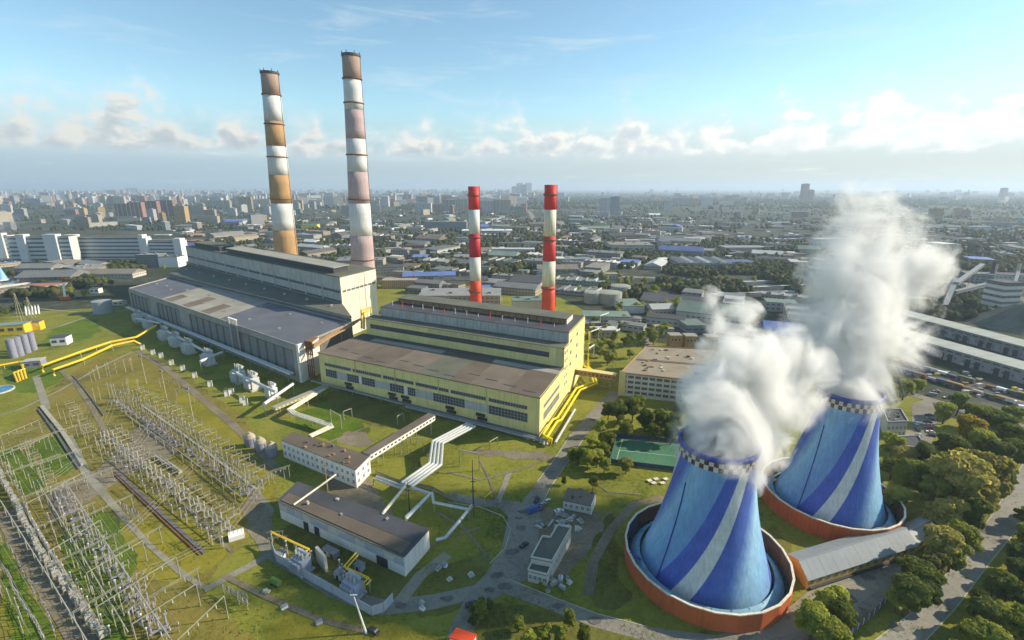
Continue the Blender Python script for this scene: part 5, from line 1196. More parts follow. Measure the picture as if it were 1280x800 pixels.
for i, (x, y, h) in enumerate(((27, 402, 34), (40, 398, 26))):
    c = G(x, y); t = thing('lattice_mast', ['tall pale lattice mast behind the yellow shed', 'shorter pale lattice mast beside the white vent stacks'][i], 'mast', tuple(c))
    for sx, sy in ((-1, -1), (1, -1), (1, 1), (-1, 1)): part(t, 'leg', MB().beam((c.x + sx * 2, c.y + sy * 2, 0), (c.x + sx * .4, c.y + sy * .4, h), .35), conc_post)
    for k in range(8):
        z0, z1 = h * k / 8, h * (k + 1) / 8; w0, w1 = 2 - 1.6 * k / 8, 2 - 1.6 * (k + 1) / 8; part(t, 'brace', MB().beam((c.x - w0, c.y - w0, z0), (c.x + w1, c.y - w1, z1), .22), conc_post)
# clutter in the yards
for i in range(46):
    if i < 22: x, y = jr.uniform(668, 730), jr.uniform(640, 662)
    elif i < 32: x, y = jr.uniform(682, 712), jr.uniform(722, 742)
    elif i < 40: x, y = jr.choice([(548, 712), (556, 708), (527, 755), (522, 763), (519, 772), (528, 762), (562, 725), (589, 720)])
    else: x, y = jr.choice([(330, 728), (333, 740), (355, 760), (362, 764), (405, 783), (398, 779), (412, 780)])
    p = G(x + jr.uniform(-1, 1), y); l = jr.uniform(2, 6) if i < 22 else jr.uniform(1.2, 3); a = jr.uniform(0, 3)
    m = jr.choice([pale_conc, white_paint, metal_silver, grey_conc, off_white] if i % 7 else [rust, orange_red, equip_lilac])
    t = thing('stored_crate' if i % 2 else 'concrete_slab_pile', 'x', 'crate' if i % 2 else 'slab pile', tuple(p), 'stored things lying about the yards'); hh = jr.uniform(.6, 1.8)
    part(t, 'base', MB().box(p.x, p.y, .14, l, jr.uniform(1, 2.2), hh * .55, a), m); part(t, 'cover', MB().box(p.x, p.y, .15 + hh * .55, l * .8, jr.uniform(.7, 1.2), hh * .4, a + .1), jr.choice([pale_conc, metal_grey]))
    reg(t, {0: 'stored pile of pale slabs in the junk yard', 1: 'stored crate in the junk yard'}[i % 2] if i < 22 else {0: 'slab pile', 1: 'crate'}[i % 2] + (' in front of the workshop annex' if i < 32 else ' on the lawn past the dark roofed hall' if i < 40 else ' on the grass below the screen fence'), 'from the sports court', cq[0])
tk_ = thing('green_tank_trailer', 'small green tank on wheels on grass below the screen fence', 'trailer', tuple(G(345, 731))); p = G(345, 731)
part(tk_, 'tank', MB().tube([p + Vector((-2, 1, 1.6)), p + Vector((2, -1, 1.6))], 1.2, 12), M('green_tank', (.12, .22, .05), .1, .5))
for s in (-1, 1): part(tk_, 'wheel', MB().tube([p + Vector((s * 1.2 - .6, -s * .6 - 1, .5)), p + Vector((s * 1.2 - .4, -s * .6 - .7, .5))], .5, 10), metal_dark)

# ================================================================== vehicles
def p_car(body, van=False, L=4.5, hgt=1.45):
    t = thing('parked_car' if not van else 'delivery_van', 'x', 'car' if not van else 'van')
    if van: pr = [(-L / 2, .35), (L / 2, .35), (L / 2, 1.1), (L * .36, 1.2), (L * .26, hgt), (-L / 2, hgt)]
    else: pr = [(-L / 2, .3), (L / 2, .3), (L / 2, .75), (L * .24, .9), (-L * .42, .92), (-L / 2, .8)]
    w = .88; mb = MB(); n = len(pr); vs = [(x, s * w, z) for s in (-1, 1) for x, z in pr]
    mb.add(vs, [tuple(range(n)), tuple(range(2 * n - 1, n - 1, -1))] + [(i, n + i, n + (i + 1) % n, (i + 1) % n) for i in range(n)]); part(t, 'body', mb, body)
    if not van:
        cp = [(-L * .36, .9), (L * .22, .88), (L * .08, hgt), (-L * .26, hgt)]; vs = [(x, s * (w * .82 if z > 1 else w * .95), z) for s in (-1, 1) for x, z in cp]
        part(t, 'cabin', MB().add(vs, [(0, 1, 2, 3), (7, 6, 5, 4), (1, 5, 6, 2), (3, 7, 4, 0)]), glass_dark); part(t, 'roof', MB().box(-L * .09, 0, hgt - .02, L * .34, w * 1.62, .06), body)
    else: part(t, 'windscreen', MB().beam((L * .365, 0, 1.25), (L * .285, 0, hgt - .1), w * 1.7, .06), glass_dark)
    for sx in (-.31, .31):
        for s in (-1, 1): part(t, 'wheel', MB().tube([(L * sx, s * (w - .12), .33), (L * sx, s * (w + .04), .33)], .33, 10), metal_dark)
    return Proto(t)
car_cols = {'white': white_paint, 'silver': metal_silver, 'black': metal_dark, 'red': red_paint, 'blue': M('blue_car_paint', (.04, .09, .3), .05), 'grey': equip_grey}
CARS = {k: p_car(v) for k, v in car_cols.items()}; VAN = p_car(white_paint, True, 6.2, 2.4); TRUCK = p_car(M('blue_van_paint', (.08, .13, .3), .05), True, 8.0, 2.9)
spots = [(1161, 520, 'black', 2.6), (1163, 524, 'grey', 2.6), (1160, 528, 'black', 2.6), (1159, 532, 'silver', 2.6), (1161, 536, 'red', 2.6), (1163, 541, 'white', 2.6), (1165, 545, 'black', 2.6), (1145, 530, 'white', 1.2), (1147, 538, 'black', 1.2), (1149, 545, 'silver', 1.2), (1171, 490, 'grey', 2.7), (1184, 498, 'white', 2.7), (1130, 484, 'white', 2.7), (1248, 530, 'silver', 2.7),
         (672, 634, 'blue', .4), (678, 632, 'grey', .9), (684, 628, 'silver', .9), (671, 627, 'black', 1.1), (699, 640, 'white', .2), (655, 683, 'black', .8), (589, 757, 'black', .4), (467, 790, 'black', 2.6), (1122, 486, 'black', 2.7), (1212, 512, 'red', 2.7), (1165, 690, 'white', .95)]
for x, y, c, a in spots:
    o = CARS[c].put(G(x, y) + Vector((0, 0, .2)), a, 1.0, 'cars parked around the plant'); reg(o, f'{c} car ' + ('in the car park among trees' if 1140 < x < 1168 and y > 515 and y < 560 else 'on the road along the railway' if y < 535 and x > 1000 else 'on the asphalt yard' if x < 800 else 'on the street by the trees'), 'from the rear tower', CT2)
o = VAN.put(G(1277, 513) + Vector((0, 0, .2)), 2.7, 1.5); o['label'] = 'white delivery van at the far end of the railway road'
o = TRUCK.put(G(668, 640) + Vector((0, 0, .25)), .5, 1.0); o['label'] = 'blue van parked in the shade beside the junk yard'; o.name = 'blue_van'

# ================================================================== trees
def leaf_mesh(name, seed, nleaf, rx, rz, zc, lobes, lsz, upright=False):
    "crown: many small leaf faces spread through overlapping lobes, thinner towards the outside"
    r = np.random.default_rng(seed); cs = []
    for i in range(lobes):
        a = r.uniform(0, 2 * np.pi); d = rx * r.uniform(.15, .78); z = zc + rz * r.uniform(-.62, .68); k = 1 - .45 * abs(z - zc) / rz
        cs.append((d * np.cos(a) * k, d * np.sin(a) * k, z, rx * r.uniform(.20, .42), rz * r.uniform(.14, .32)))
    cs.append((0, 0, zc, rx * .55, rz * .7)); cs = np.array(cs)
    w = cs[:, 3] ** 2; idx = r.choice(len(cs), nleaf, p=w / w.sum()); c = cs[idx]
    v = r.normal(size=(nleaf, 3)); v /= np.linalg.norm(v, axis=1)[:, None]; rad = r.uniform(.55, 1.0, nleaf) ** .5 * (1 + r.normal(0, .07, nleaf))
    pos = np.stack([c[:, 0] + v[:, 0] * rad * c[:, 3], c[:, 1] + v[:, 1] * rad * c[:, 3], c[:, 2] + v[:, 2] * rad * c[:, 4]], 1)
    nrm = v + r.normal(0, .42, (nleaf, 3)); nrm[:, 2] += .3; nrm /= np.linalg.norm(nrm, axis=1)[:, None]
    t = np.cross(nrm, r.normal(size=(nleaf, 3))); t /= np.linalg.norm(t, axis=1)[:, None]; b = np.cross(nrm, t)
    s = (lsz * r.uniform(.6, 1.35, nleaf))[:, None]; e = r.uniform(.55, .95, nleaf)[:, None]
    V = np.stack([pos - t * s, pos + b * s * e - nrm * s * .25, pos + t * s, pos - b * s * e - nrm * s * .25], 1).reshape(-1, 3)
    me = bpy.data.meshes.new(name); me.from_pydata(V.tolist(), [], np.arange(nleaf * 4).reshape(-1, 4).tolist()); me.update(); return me
def trunk_mesh(seed, h, r0, spread):
    r = random.Random(seed); mb = MB(); mb.tube([(0, 0, 0), (.1, .1, h * .3), (.2, -.1, h * .6), (0, 0, h * .85)], [r0, r0 * .75, r0 * .5, r0 * .15], 7)
    for i in range(6):
        a = i * 1.05 + r.random(); z = h * r.uniform(.28, .6); mb.tube([(0, 0, z), (spread * .4 * math.cos(a), spread * .4 * math.sin(a), z + h * .12), (spread * .75 * math.cos(a), spread * .75 * math.sin(a), z + h * .26)], [r0 * .4, r0 * .28, r0 * .08], 5)
    me = mb.mesh('trunk'); me.materials.append(bark); return me
TREE = {}
def tree_kind(key, seeds, nleaf, rx, h, mats, lobes=11, lsz=.55):
    L = []
    for s in seeds:
        cm = leaf_mesh('crown', s, nleaf, rx, h * .42, h * .58, lobes, lsz); tm = trunk_mesh(s, h, .05 * rx + .12, rx); L.append((cm, tm))
    TREE[key] = (L, mats)
tree_kind('big', (1, 2, 3, 4), 6800, 5.2, 12, (leaf_a, leaf_b, leaf_c, leaf_d, leaf_y), 22, .50)
tree_kind('small', (11, 12, 13), 2200, 2.6, 6.5, (leaf_a, leaf_b, leaf_c, leaf_d, leaf_y), 9, .30)
tree_kind('far', (21, 22, 23), 520, 5.0, 11, (leaf_a, leaf_b, leaf_c, leaf_d, leaf_y), 8, 1.15)
COPY = {}
tr = random.Random(12)
KN = {0: 'mid green', 1: 'light green', 2: 'olive green', 3: 'dark green', 4: 'golden yellow'}
def tree(kind, p, scale, mi, where, anchor, group, name='broadleaf_tree'):
    L, mats = TREE[kind]; k = tr.randrange(len(L)); key = (kind, k, mi)
    if key not in COPY: c = L[k][0].copy(); c.materials.append(mats[mi]); COPY[key] = c
    t = bpy.data.objects.new(name, None); COL.objects.link(t); t.location = (p.x, p.y, 0); t.rotation_euler = (0, 0, tr.uniform(0, 6.28)); t.scale = (scale * tr.uniform(.9, 1.12), scale * tr.uniform(.9, 1.12), scale * tr.uniform(.85, 1.2))
    tag(t, 'x', 'tree', group)
    o = bpy.data.objects.new('crown', COPY[key]); COL.objects.link(o); o.parent = t
    o = bpy.data.objects.new('trunk', L[k][1]); COL.objects.link(o); o.parent = t
    reg(t, ('bush like ' if scale < .55 else '') + KN[mi] + ' tree ' + where[0], where[1], anchor); return t
def inpoly(x, y, P):
    c = False
    for (x1, y1), (x2, y2) in zip(P, P[1:] + P[:1]):
        if (y1 > y) != (y2 > y) and x < (x2 - x1) * (y - y1) / (y2 - y1) + x1: c = not c
    return c
def grove(kind, poly, n, smin, smax, mis, where, anchor, group, gap=.7, name='broadleaf_tree'):
    xs = [p[0] for p in poly]; ys = [p[1] for p in poly]; done = []; tries = 0
    while len(done) < n and tries < n * 60:
        tries += 1; x, y = tr.uniform(min(xs), max(xs)), tr.uniform(min(ys), max(ys))
        if not inpoly(x, y, poly): continue
        p = G(x, y); s = tr.uniform(smin, smax); rr = TREE[kind][0] and {'big': 5.2, 'small': 2.6, 'far': 5.0}[kind] * s
        if any((p - q).length < (rr + rq) * gap for q, rq in done): continue
        done.append((p, rr)); tree(kind, p, s, tr.choice(mis), where, anchor, group, name)
TOW = 'from the rear cooling tower'
# trees right of the towers: base points read off the photograph
big = [(1128, 500, .8, 1), (1108, 505, .75, 1), (1146, 492, .6, 1), (1120, 486, .6, 0), (1112, 575, .75, 0), (1128, 588, .8, 2), (1112, 600, .6, 3), (1150, 590, .85, 0), (1130, 622, .95, 1), (1118, 640, .7, 1), (1195, 520, .85, 3), (1178, 530, .75, 0), (1212, 535, .8, 0), (1232, 535, .8, 3), (1250, 545, .85, 3), (1262, 535, .8, 0),
       (1205, 560, .95, 4), (1222, 575, .85, 1), (1185, 575, .9, 3), (1175, 600, .9, 0), (1208, 600, 1.0, 0), (1240, 590, .9, 3), (1262, 585, .9, 0), (1258, 560, .8, 0), (1275, 565, .8, 3), (1190, 642, 1.5, 2), (1216, 634, 1.35, 2), (1232, 620, .95, 0), (1165, 640, .85, 3), (1178, 665, .9, 2), (1205, 668, .9, 0), (1222, 650, .8, 2), (1160, 615, .7, 3), (1245, 612, .8, 0),
       (1192, 695, .8, 0), (1170, 712, .85, 2), (1160, 730, .75, 2), (1140, 745, .85, 0), (1150, 760, .6, 3), (1128, 770, .75, 3), (1118, 765, .5, 0), (1185, 715, .7, 0), (1205, 690, .6, 3)]
for x, y, s, mi in big: tree('big', G(x, y), s * 1.78, mi, ('between tower and street', TOW), CT2, 'trees right of the cooling towers')
for x, y, s, mi in [(1270, 690, .9, 0), (1282, 720, .9, 3), (1262, 735, .85, 3), (1245, 755, .8, 0), (1228, 750, .6, 3), (1240, 790, .85, 0), (1215, 790, .8, 3), (1258, 800, .8, 1), (1275, 770, .85, 0), (1290, 790, .9, 3), (1205, 812, .8, 0), (1230, 822, .8, 1), (1180, 830, .6, 0), (1268, 660, .7, 0), (1285, 650, .8, 1), (1255, 712, .7, 3), (1292, 680, .9, 1), (1210, 765, .55, 3)]:
    tree('big', G(x + 10, y), s * 1.3, mi, ('across the street', TOW), CT2, 'trees across the street')
for x, y, s, mi in [(1035, 775, .85, 1), (1045, 788, .8, 0), (1012, 800, .9, 1), (1030, 812, .9, 1), (1052, 765, .5, 2)]: tree('big', G(x, y), s * 1.4, mi, ('by the long yellow shed', TOW), CT2, 'trees by the long shed')
CO = ('around the sports court', 'from the sports court')
for x, y, s, mi in [(772, 530, .95, 3), (790, 528, .9, 0), (806, 540, .85, 3), (826, 538, .9, 0), (842, 540, .85, 3), (760, 525, .7, 3), (815, 552, .6, 0), (838, 556, .7, 3), (782, 546, .7, 0), (848, 525, .6, 3), (722, 582, .75, 0), (734, 588, .7, 1), (746, 584, .7, 1), (752, 575, .55, 1), (755, 592, .5, 0), (782, 592, .55, 2), (762, 558, .5, 1), (716, 574, .5, 0), (741, 612, .4, 0), (856, 508, .7, 3), (798, 512, .7, 0), (750, 545, .6, 1), (740, 560, .6, 1)]:
    tree('big', G(x, y), s * 1.5, mi, CO, cq[0], 'trees round the sports court')
for x, y, s, mi in [(648, 790, .95, 1), (712, 783, .9, 1), (680, 803, 1.0, 1), (700, 806, .9, 0), (730, 806, .9, 0), (600, 775, .9, 3), (592, 783, .7, 3), (660, 812, .9, 1), (612, 762, .6, 3), (604, 770, .7, 0), (590, 768, .6, 3), (705, 606, .6, 0), (676, 738, .5, 0)]:
    tree('small', G(x, y), s * 1.3, mi, ('on the grass by the lower road', 'from the workshop'), Ps[0], 'small trees by the lower road', 'young_tree')
PK = ('between plant and town', 'from the office block')
grove('far', [(742, 395), (800, 388), (840, 420), (800, 440), (770, 462), (745, 450), (735, 420)], 30, .8, 1.4, (0, 0, 3, 1, 2), PK, Po[3], 'trees between plant and town')
grove('far', [(690, 352), (760, 348), (830, 372), (870, 395), (800, 395), (730, 378)], 26, .8, 1.4, (0, 1, 1, 2), PK, Po[3], 'trees between plant and town')
grove('far', [(700, 332), (750, 338), (800, 352), (850, 350), (900, 338), (960, 330), (985, 345), (900, 362), (830, 368), (760, 358), (705, 345)], 46, .8, 1.25, (0, 3, 2, 0), ('in the green belt', 'from the red and cream chimney'), b4, 'trees of the green belt', .55)
grove('far', [(500, 343), (585, 338), (690, 334), (690, 345), (600, 350), (500, 352)], 26, .7, 1.0, (0, 1, 2), ('behind the halls', 'from the red and cream chimney'), b4, 'trees behind the halls', .6)
grove('far', [(30, 362), (60, 378), (110, 372), (155, 350), (150, 340), (90, 344), (60, 350)], 26, .7, 1.2, (0, 3, 2), ('on waste ground', GY), HALL, 'trees on the waste ground', .6)
grove('far', [(-5, 372), (25, 366), (40, 392), (10, 398), (-8, 398)], 9, .7, 1.1, (0, 3), ('behind the yellow shed', GY), HALL, 'trees behind the yellow shed')
grove('far', [(160, 330), (235, 320), (240, 332), (175, 344)], 8, .7, 1.1, (0, 1), ('behind the grey hall end', GY), HALL, 'trees behind the grey hall')

# far-off woods: too many to count, one mass of small ragged crowns
BLOCK = [[(0, 480), (0, 395), (160, 340), (235, 315), (470, 335), (480, 345), (720, 388), (780, 430), (900, 480), (900, 800), (0, 800)], [(25, 288), (110, 288), (240, 298), (240, 330), (25, 332)]]
def crowns(name, pts, seed, rmin, rmax, mats):
    r = np.random.default_rng(seed); n = len(pts)
    t = (1 + 5 ** .5) / 2
    iv = np.array([(-1, t, 0), (1, t, 0), (-1, -t, 0), (1, -t, 0), (0, -1, t), (0, 1, t), (0, -1, -t), (0, 1, -t), (t, 0, -1), (t, 0, 1), (-t, 0, -1), (-t, 0, 1)]); iv /= np.linalg.norm(iv[0])
    fi = np.array([(0, 11, 5), (0, 5, 1), (0, 1, 7), (0, 7, 10), (0, 10, 11), (1, 5, 9), (5, 11, 4), (11, 10, 2), (10, 7, 6), (7, 1, 8), (3, 9, 4), (3, 4, 2), (3, 2, 6), (3, 6, 8), (3, 8, 9), (4, 9, 5), (2, 4, 11), (6, 2, 10), (8, 6, 7), (9, 8, 1)])
    P = np.array(pts); R_ = r.uniform(rmin, rmax, n) * P[:, 2]
    V = iv[None] * (1 + r.normal(0, .22, (n, 12, 1))) * R_[:, None, None] * np.array([1, 1, 1.15]) + np.stack([P[:, 0], P[:, 1], R_ * .95], 1)[:, None, :]
    Fc = fi[None] + (np.arange(n) * 12)[:, None, None]
    me = bpy.data.meshes.new(name); me.vertices.add(n * 12); me.vertices.foreach_set('co', V.reshape(-1)); me.loops.add(n * 60); me.loops.foreach_set('vertex_index', Fc.reshape(-1).astype(np.int32)); me.polygons.add(n * 20)
    me.polygons.foreach_set('loop_start', (np.arange(n * 20) * 3).astype(np.int32)); me.polygons.foreach_set('material_index', np.repeat(r.integers(0, len(mats), n), 20).astype(np.int32)); me.update(calc_edges=True)
    for m in mats: me.materials.append(m)
    o = bpy.data.objects.new(name, me); COL.objects.link(o); return tag(o, kind='stuff')
wr_ = random.Random(31)
TOWN = []           # footprints (x, y, radius) that trees keep clear of
def woods(n, box, need, scale):
    out = []
    while len(out) < n:
        x, y = wr_.uniform(box[0], box[2]), wr_.uniform(box[1], box[3])
        if any(inpoly(x, y, b) for b in BLOCK): continue
        p = G(x, y)
        if mnoise(Vector((p.x * .0035, p.y * .0022, 4))) + .5 * mnoise(Vector((p.x * .014, p.y * .009, 8))) + need < 0: continue
        out.append((p.x, p.y, scale))
    return out

# low weeds over the lawns and dark repairs on the asphalt
def weeds(n):
    r = np.random.default_rng(8); pts = []
    while len(pts) < n:
        x, y = wr_.uniform(-10, 1290), wr_.uniform(395, 815)
        if not inpoly(x, y, [(0, 398), (150, 388), (340, 560), (340, 480), (690, 560), (740, 500), (1000, 560), (1290, 560), (1290, 815), (-10, 815)]): continue
        p = G(x, y)
        if mnoise(Vector((p.x * .05, p.y * .05, 2))) + .5 * mnoise(Vector((p.x * .2, p.y * .2, 5))) < -.05: continue
        pts.append((p.x, p.y))
    c = np.array(pts); k = 5; m = n * k; b = np.repeat(c, k, 0) + r.normal(0, .35, (m, 2)); z = r.uniform(.12, .5, m); a = r.uniform(0, 6.28, m); s = r.uniform(.12, .42, m)
    base = np.stack([b[:, 0], b[:, 1], z], 1); t = np.stack([np.cos(a), np.sin(a), r.normal(0, .3, m)], 1) * s[:, None]; u = np.stack([-np.sin(a) * .5, np.cos(a) * .5, r.uniform(.1, .6, m)], 1) * s[:, None]
    V = np.stack([base - t, base - u * .3, base + t, base + u], 1).reshape(-1, 3); me = bpy.data.meshes.new('weeds'); me.from_pydata(V.tolist(), [], np.arange(m * 4).reshape(-1, 4).tolist()); me.materials.append(leaf_b); me.materials.append(leaf_c); me.polygons.foreach_set('material_index', r.integers(0, 2, m).astype(np.int32)); me.update()
    o = bpy.data.objects.new('weeds', me); COL.objects.link(o); return tag(o, kind='stuff')
weeds(5200)
for x, y, w in ((650, 660, 3), (640, 690, 4), (622, 720, 3), (655, 640, 3.5), (690, 590, 2.5), (720, 550, 2.5), (560, 748, 2.5), (500, 757, 2.5), (430, 745, 2), (700, 758, 2.5), (745, 776, 3), (630, 733, 3), (648, 648, 2), (1190, 705, 3), (1150, 752, 3.5), (1225, 662, 3), (1120, 785, 3), (1060, 748, 4), (1010, 775, 4), (1085, 722, 3), (740, 525, 2.5), (670, 622, 2.2), (612, 738, 2), (1165, 735, 2.5)):
    c = G(x, y); P = ragged([c + Vector((w * math.cos(a) * wr_.uniform(.6, 1.3), w * math.sin(a) * wr_.uniform(.4, .8), 0)) for a in [q * .9 for q in range(7)]], .7, .4)
    LAYER[.24] = LAYER.get(.24, 0) + 1; mb = MB(); mb.poly([(p.x, p.y, .24 + .003 * LAYER[.24]) for p in P]); structure('asphalt_repair', mb, asphalt)

# ================================================================== the town
fac = [MF('facade_pale', (.48, .47, .44), (.07, .08, .10), 3.2, 3.0, .5, .5), MF('facade_beige', (.42, .36, .26), (.07, .07, .08), 3.4, 3.0, .45, .5), MF('facade_brick', (.33, .17, .12), (.07, .07, .08), 3.2, 3.0, .5, .48), MF('facade_grey', (.28, .29, .30), (.06, .07, .09), 3.6, 3.1, .55, .5), MF('facade_ochre', (.48, .33, .14), (.07, .07, .08), 3.2, 3.0, .42, .5), MF('facade_white', (.62, .61, .58), (.09, .10, .12), 60, 3.3, .98, .42)]
FN = ['pale', 'beige', 'brick red', 'grey', 'ochre', 'white']
ind = [MF('shed_wall_pale', (.44, .42, .37), (.09, .10, .11), 6, 5.0, .6, .28, v0=1.5), MF('shed_wall_tan', (.36, .30, .21), (.08, .08, .09), 5, 4.5, .55, .3, v0=1.2), MF('shed_wall_grey', (.24, .24, .24), (.07, .08, .09), 7, 4.8, .7, .25, v0=1.3)]
IN = ['pale', 'tan', 'grey']
rfs = [MR('roof_far_dark', (.095, .092, .09)), MR('roof_far_grey', (.20, .20, .19)), MR('roof_far_tan', (.26, .22, .165)), MR('roof_far_white', (.52, .52, .50)), MR('roof_far_brown', (.15, .11, .085)), MR('roof_far_blue', (.10, .15, .34)), MR('roof_far_rust', (.30, .13, .07)), MR('roof_far_green', (.14, .19, .15))]
RN = ['dark', 'grey', 'tan', 'white', 'brown', 'blue', 'rusty', 'green']
ANCH = [(G(120, 322), 'the long white office'), (Vector(b1), 'the ochre banded chimney'), (Vector(b2), 'the pink banded chimney'), (Vector(b3), 'the shorter red chimney'), (Vector(b4), 'the red and cream chimney'), (G(775, 369), 'the pale oil tanks'), (CT2, 'the rear cooling tower')]
def anchor_of(p):
    b = None
    for a, n in ANCH:
        d = abs(math.atan2(p.x, p.y) - math.atan2(a.x, a.y))
        if b is None or d < b[0]: b = (d, a, n)
    return b[1], b[2]
cr_ = random.Random(77)
def clear(p, r, k=.85): return all((p.x - x) ** 2 + (p.y - y) ** 2 > ((r + q) * k) ** 2 for x, y, q in TOWN)
def town_block(p, w, d, h, rz, fm, rm, name, cat, base, group, extra=None, label=None):
    t = thing(name, label or 'x', cat, (p.x, p.y, 0), group, rz); OFF[t.name] = (0, 0, 0)
    part(t, 'wall', MB().box(0, 0, 0, w, d, h), fm); part(t, 'roof', MB().box(0, 0, h, w + .8, d + .8, .8), rm)
    if extra == 'tower': part(t, 'roof_box', MB().box(w * .1, 0, h + .8, w * .35, d * .5, 3.5), fm)
    if extra == 'balcony':
        for k in range(max(2, int(w / 22))): part(t, 'stair_shaft', MB().box(-w / 2 + 11 + 22 * k, -d / 2 - .4, 1, 4, 1.4, h - 1), fac[0])
    if extra == 'ridges':
        for k in range(max(2, int(w / 16))): part(t, 'skylight', MB().prism([(-w / 2 + 5 + 16 * k, -d * .46), (-w / 2 + 11 + 16 * k, -d * .46), (-w / 2 + 11 + 16 * k, d * .46), (-w / 2 + 5 + 16 * k, d * .46)], h + .8, [h + 1.2, h + 3.6, h + 3.6, h + 1.2]), rfs[3] if k % 2 else rfs[1])
    if extra == 'gable':
        part(t, 'gable_roof', MB().add([(-w / 2 - .5, -d / 2 - .5, h + .8), (w / 2 + .5, -d / 2 - .5, h + .8), (w / 2 + .5, d / 2 + .5, h + .8), (-w / 2 - .5, d / 2 + .5, h + .8), (-w / 2 - .5, 0, h + d * .16 + 1.5), (w / 2 + .5, 0, h + d * .16 + 1.5)], [(0, 1, 5, 4), (2, 3, 4, 5), (1, 2, 5), (3, 0, 4), (3, 2, 1, 0)]), rm)
    if extra == 'vents':
        for k in range(4): part(t, 'roof_vent', MB().box(w * (-.36 + .24 * k), d * .2 * (-1) ** k, h + .8, min(5, w * .08), min(4, d * .16), 2.0), rfs[1])
    TOWN.append((p.x, p.y, math.hypot(w, d) * .42))
    if not label: a, an = anchor_of(p); reg(t, base, 'from ' + an, a)
    return t
def at_px(xl, xr, yb, rz=0.0):
    p = G((xl + xr) / 2, yb); return p, abs(xr - xl) * (p.y * CP + H * SP) / F
# named buildings of the photograph
OFW = 'long white office slab with ribbon windows and blank stair towers'
def office_slab(label, xl, xr, yb, h, d, rz, floors, ends):
    p, w = at_px(xl, xr, yb); t = thing('office_slab', label, 'office building', tuple(p), 'white office slabs beyond the grey hall', rz); OFF[t.name] = (0, 0, 0)
    part(t, 'wall', MB().box(0, 0, 0, w, d, h), M('slab_white', (.56, .56, .53), .08, .05)); part(t, 'roof', MB().box(0, 0, h, w + 1, d + 1, .8), roof_brown2)
    st = h / floors
    for k in range(floors): part(t, 'window_band', MB().box(0, -d / 2 - .05, k * st + st * .3, w - 2, .25, st * .42), M('band_glass', (.10, .13, .16), .2, .2, .3, spec=.5))
    for e, ew in ends: part(t, 'stair_tower', MB().box(w * e, -d / 2 + 2, 0, ew, d * .7, h + 5), M('tower_white', (.66, .65, .61), .06, .05))
    TOWN.append((p.x, p.y, w * .5)); return t
office_slab('long white office slab with ribbon windows and blank white stair tower', 98, 188, 323, 48, 22, .02, 6, ((-.47, 24), (.48, 10)))
office_slab('shorter white office slab end beyond the grey hall, with square windows', 188, 234, 326, 44, 22, -.05, 6, ((.47, 16), (-.42, 10)))
office_slab('white office slab farthest out, with two pale stair towers', 24, 96, 326, 52, 22, .06, 6, ((-.25, 16), (.22, 26)))
office_slab('pale office slab partly hidden in steam at the picture edge', -20, 20, 322, 50, 20, .05, 6, ((.3, 16),))
p, w = at_px(178, 205, 333); town_block(p, w, 26, 24, .05, ind[2], rfs[1], 'grey_hall', 'hall', '', None, 'vents', 'windowless grey hall below the white office slabs')
p, w = at_px(205, 228, 333); town_block(p, w, 26, 20, .05, M('bright_white_wall', (.7, .69, .66), .05, .1), rfs[0], 'white_hall', 'hall', '', None, 'vents', 'bright white hall between the white offices and grey boiler house')
for xl, xr, yb, h, fm, l in ((149, 168, 272, 62, 2, 'brick red apartment slab first in the big red cluster'), (165, 182, 273, 70, 2, 'brick red apartment slab in the middle of red cluster'), (181, 201, 271, 72, 2, 'brick red apartment slab behind the white water block'), (200, 219, 270, 74, 2, 'brick red apartment slab at the end of the red cluster'), (222, 236, 278, 62, 4, 'ochre apartment tower beside the red cluster'), (236, 258, 273, 50, 1, 'beige apartment slab beside ochre tower'), (203, 214, 258, 70, 0, 'pale high rise behind the red cluster'),
                           (301, 316, 262, 78, 4, 'ochre and grey high rise next to the ochre banded chimney'), (252, 290, 260, 50, 1, 'long beige apartment slab far beyond boiler house'), (360, 379, 263, 60, 4, 'grey and ochre apartment block between the tall chimneys'), (388, 404, 258, 45, 1, 'pale beige apartment block between the tall chimneys'), (458, 475, 263, 58, 1, 'beige apartment tower just past the pink banded chimney'), (520, 540, 266, 52, 0, 'pale apartment block in front of the far brown block'), (540, 556, 264, 40, 2, 'reddish brown apartment block facing the red chimneys'),
                           (556, 569, 262, 60, 3, 'grey apartment tower just before the red chimney'), (570, 584, 262, 62, 1, 'beige apartment tower touching the red chimney'), (600, 618, 266, 66, 0, 'pale apartment slab just past the shorter red chimney'), (618, 638, 266, 68, 1, 'beige grey apartment slab between the red chimneys'), (749, 762, 266, 78, 0, 'pale apartment tower taller one of the pair past the red chimneys'), (762, 773, 266, 84, 3, 'grey apartment tower of the pair past the red chimneys'), (840, 872, 256, 52, 0, 'pale long slab on the wood edge'), (135, 146, 245, 95, 2, 'dark reddish tower on the skyline'), (158, 174, 242, 130, 0, 'pale twin tower on the skyline')):
    p, w = at_px(xl, xr, yb); town_block(p, w, 26, h * 1.15, cr_.uniform(-.12, .2), fac[fm], rfs[3 if fm == 0 else 1], 'apartment_block', 'apartment block', '', 'apartment blocks of the town', 'balcony' if w > 60 else 'tower', l)
for k, (xl, xr, ht) in enumerate(((640, 646, 175), (646, 653, 230), (652, 658, 205), (657, 664, 235))):
    p, w = at_px(xl, xr, 246); town_block(p, w, 60, ht, .3, fac[0], rfs[1], 'high_rise', 'tower block', '', 'high rises by the red chimneys', 'tower', ['shortest pale high rise of the skyline group by the red chimneys', 'tall pale high rise, second of the skyline group by the red chimneys', 'pale high rise, third of the skyline group by the red chimneys', 'tallest pale high rise next to the red and cream chimney top'][k])
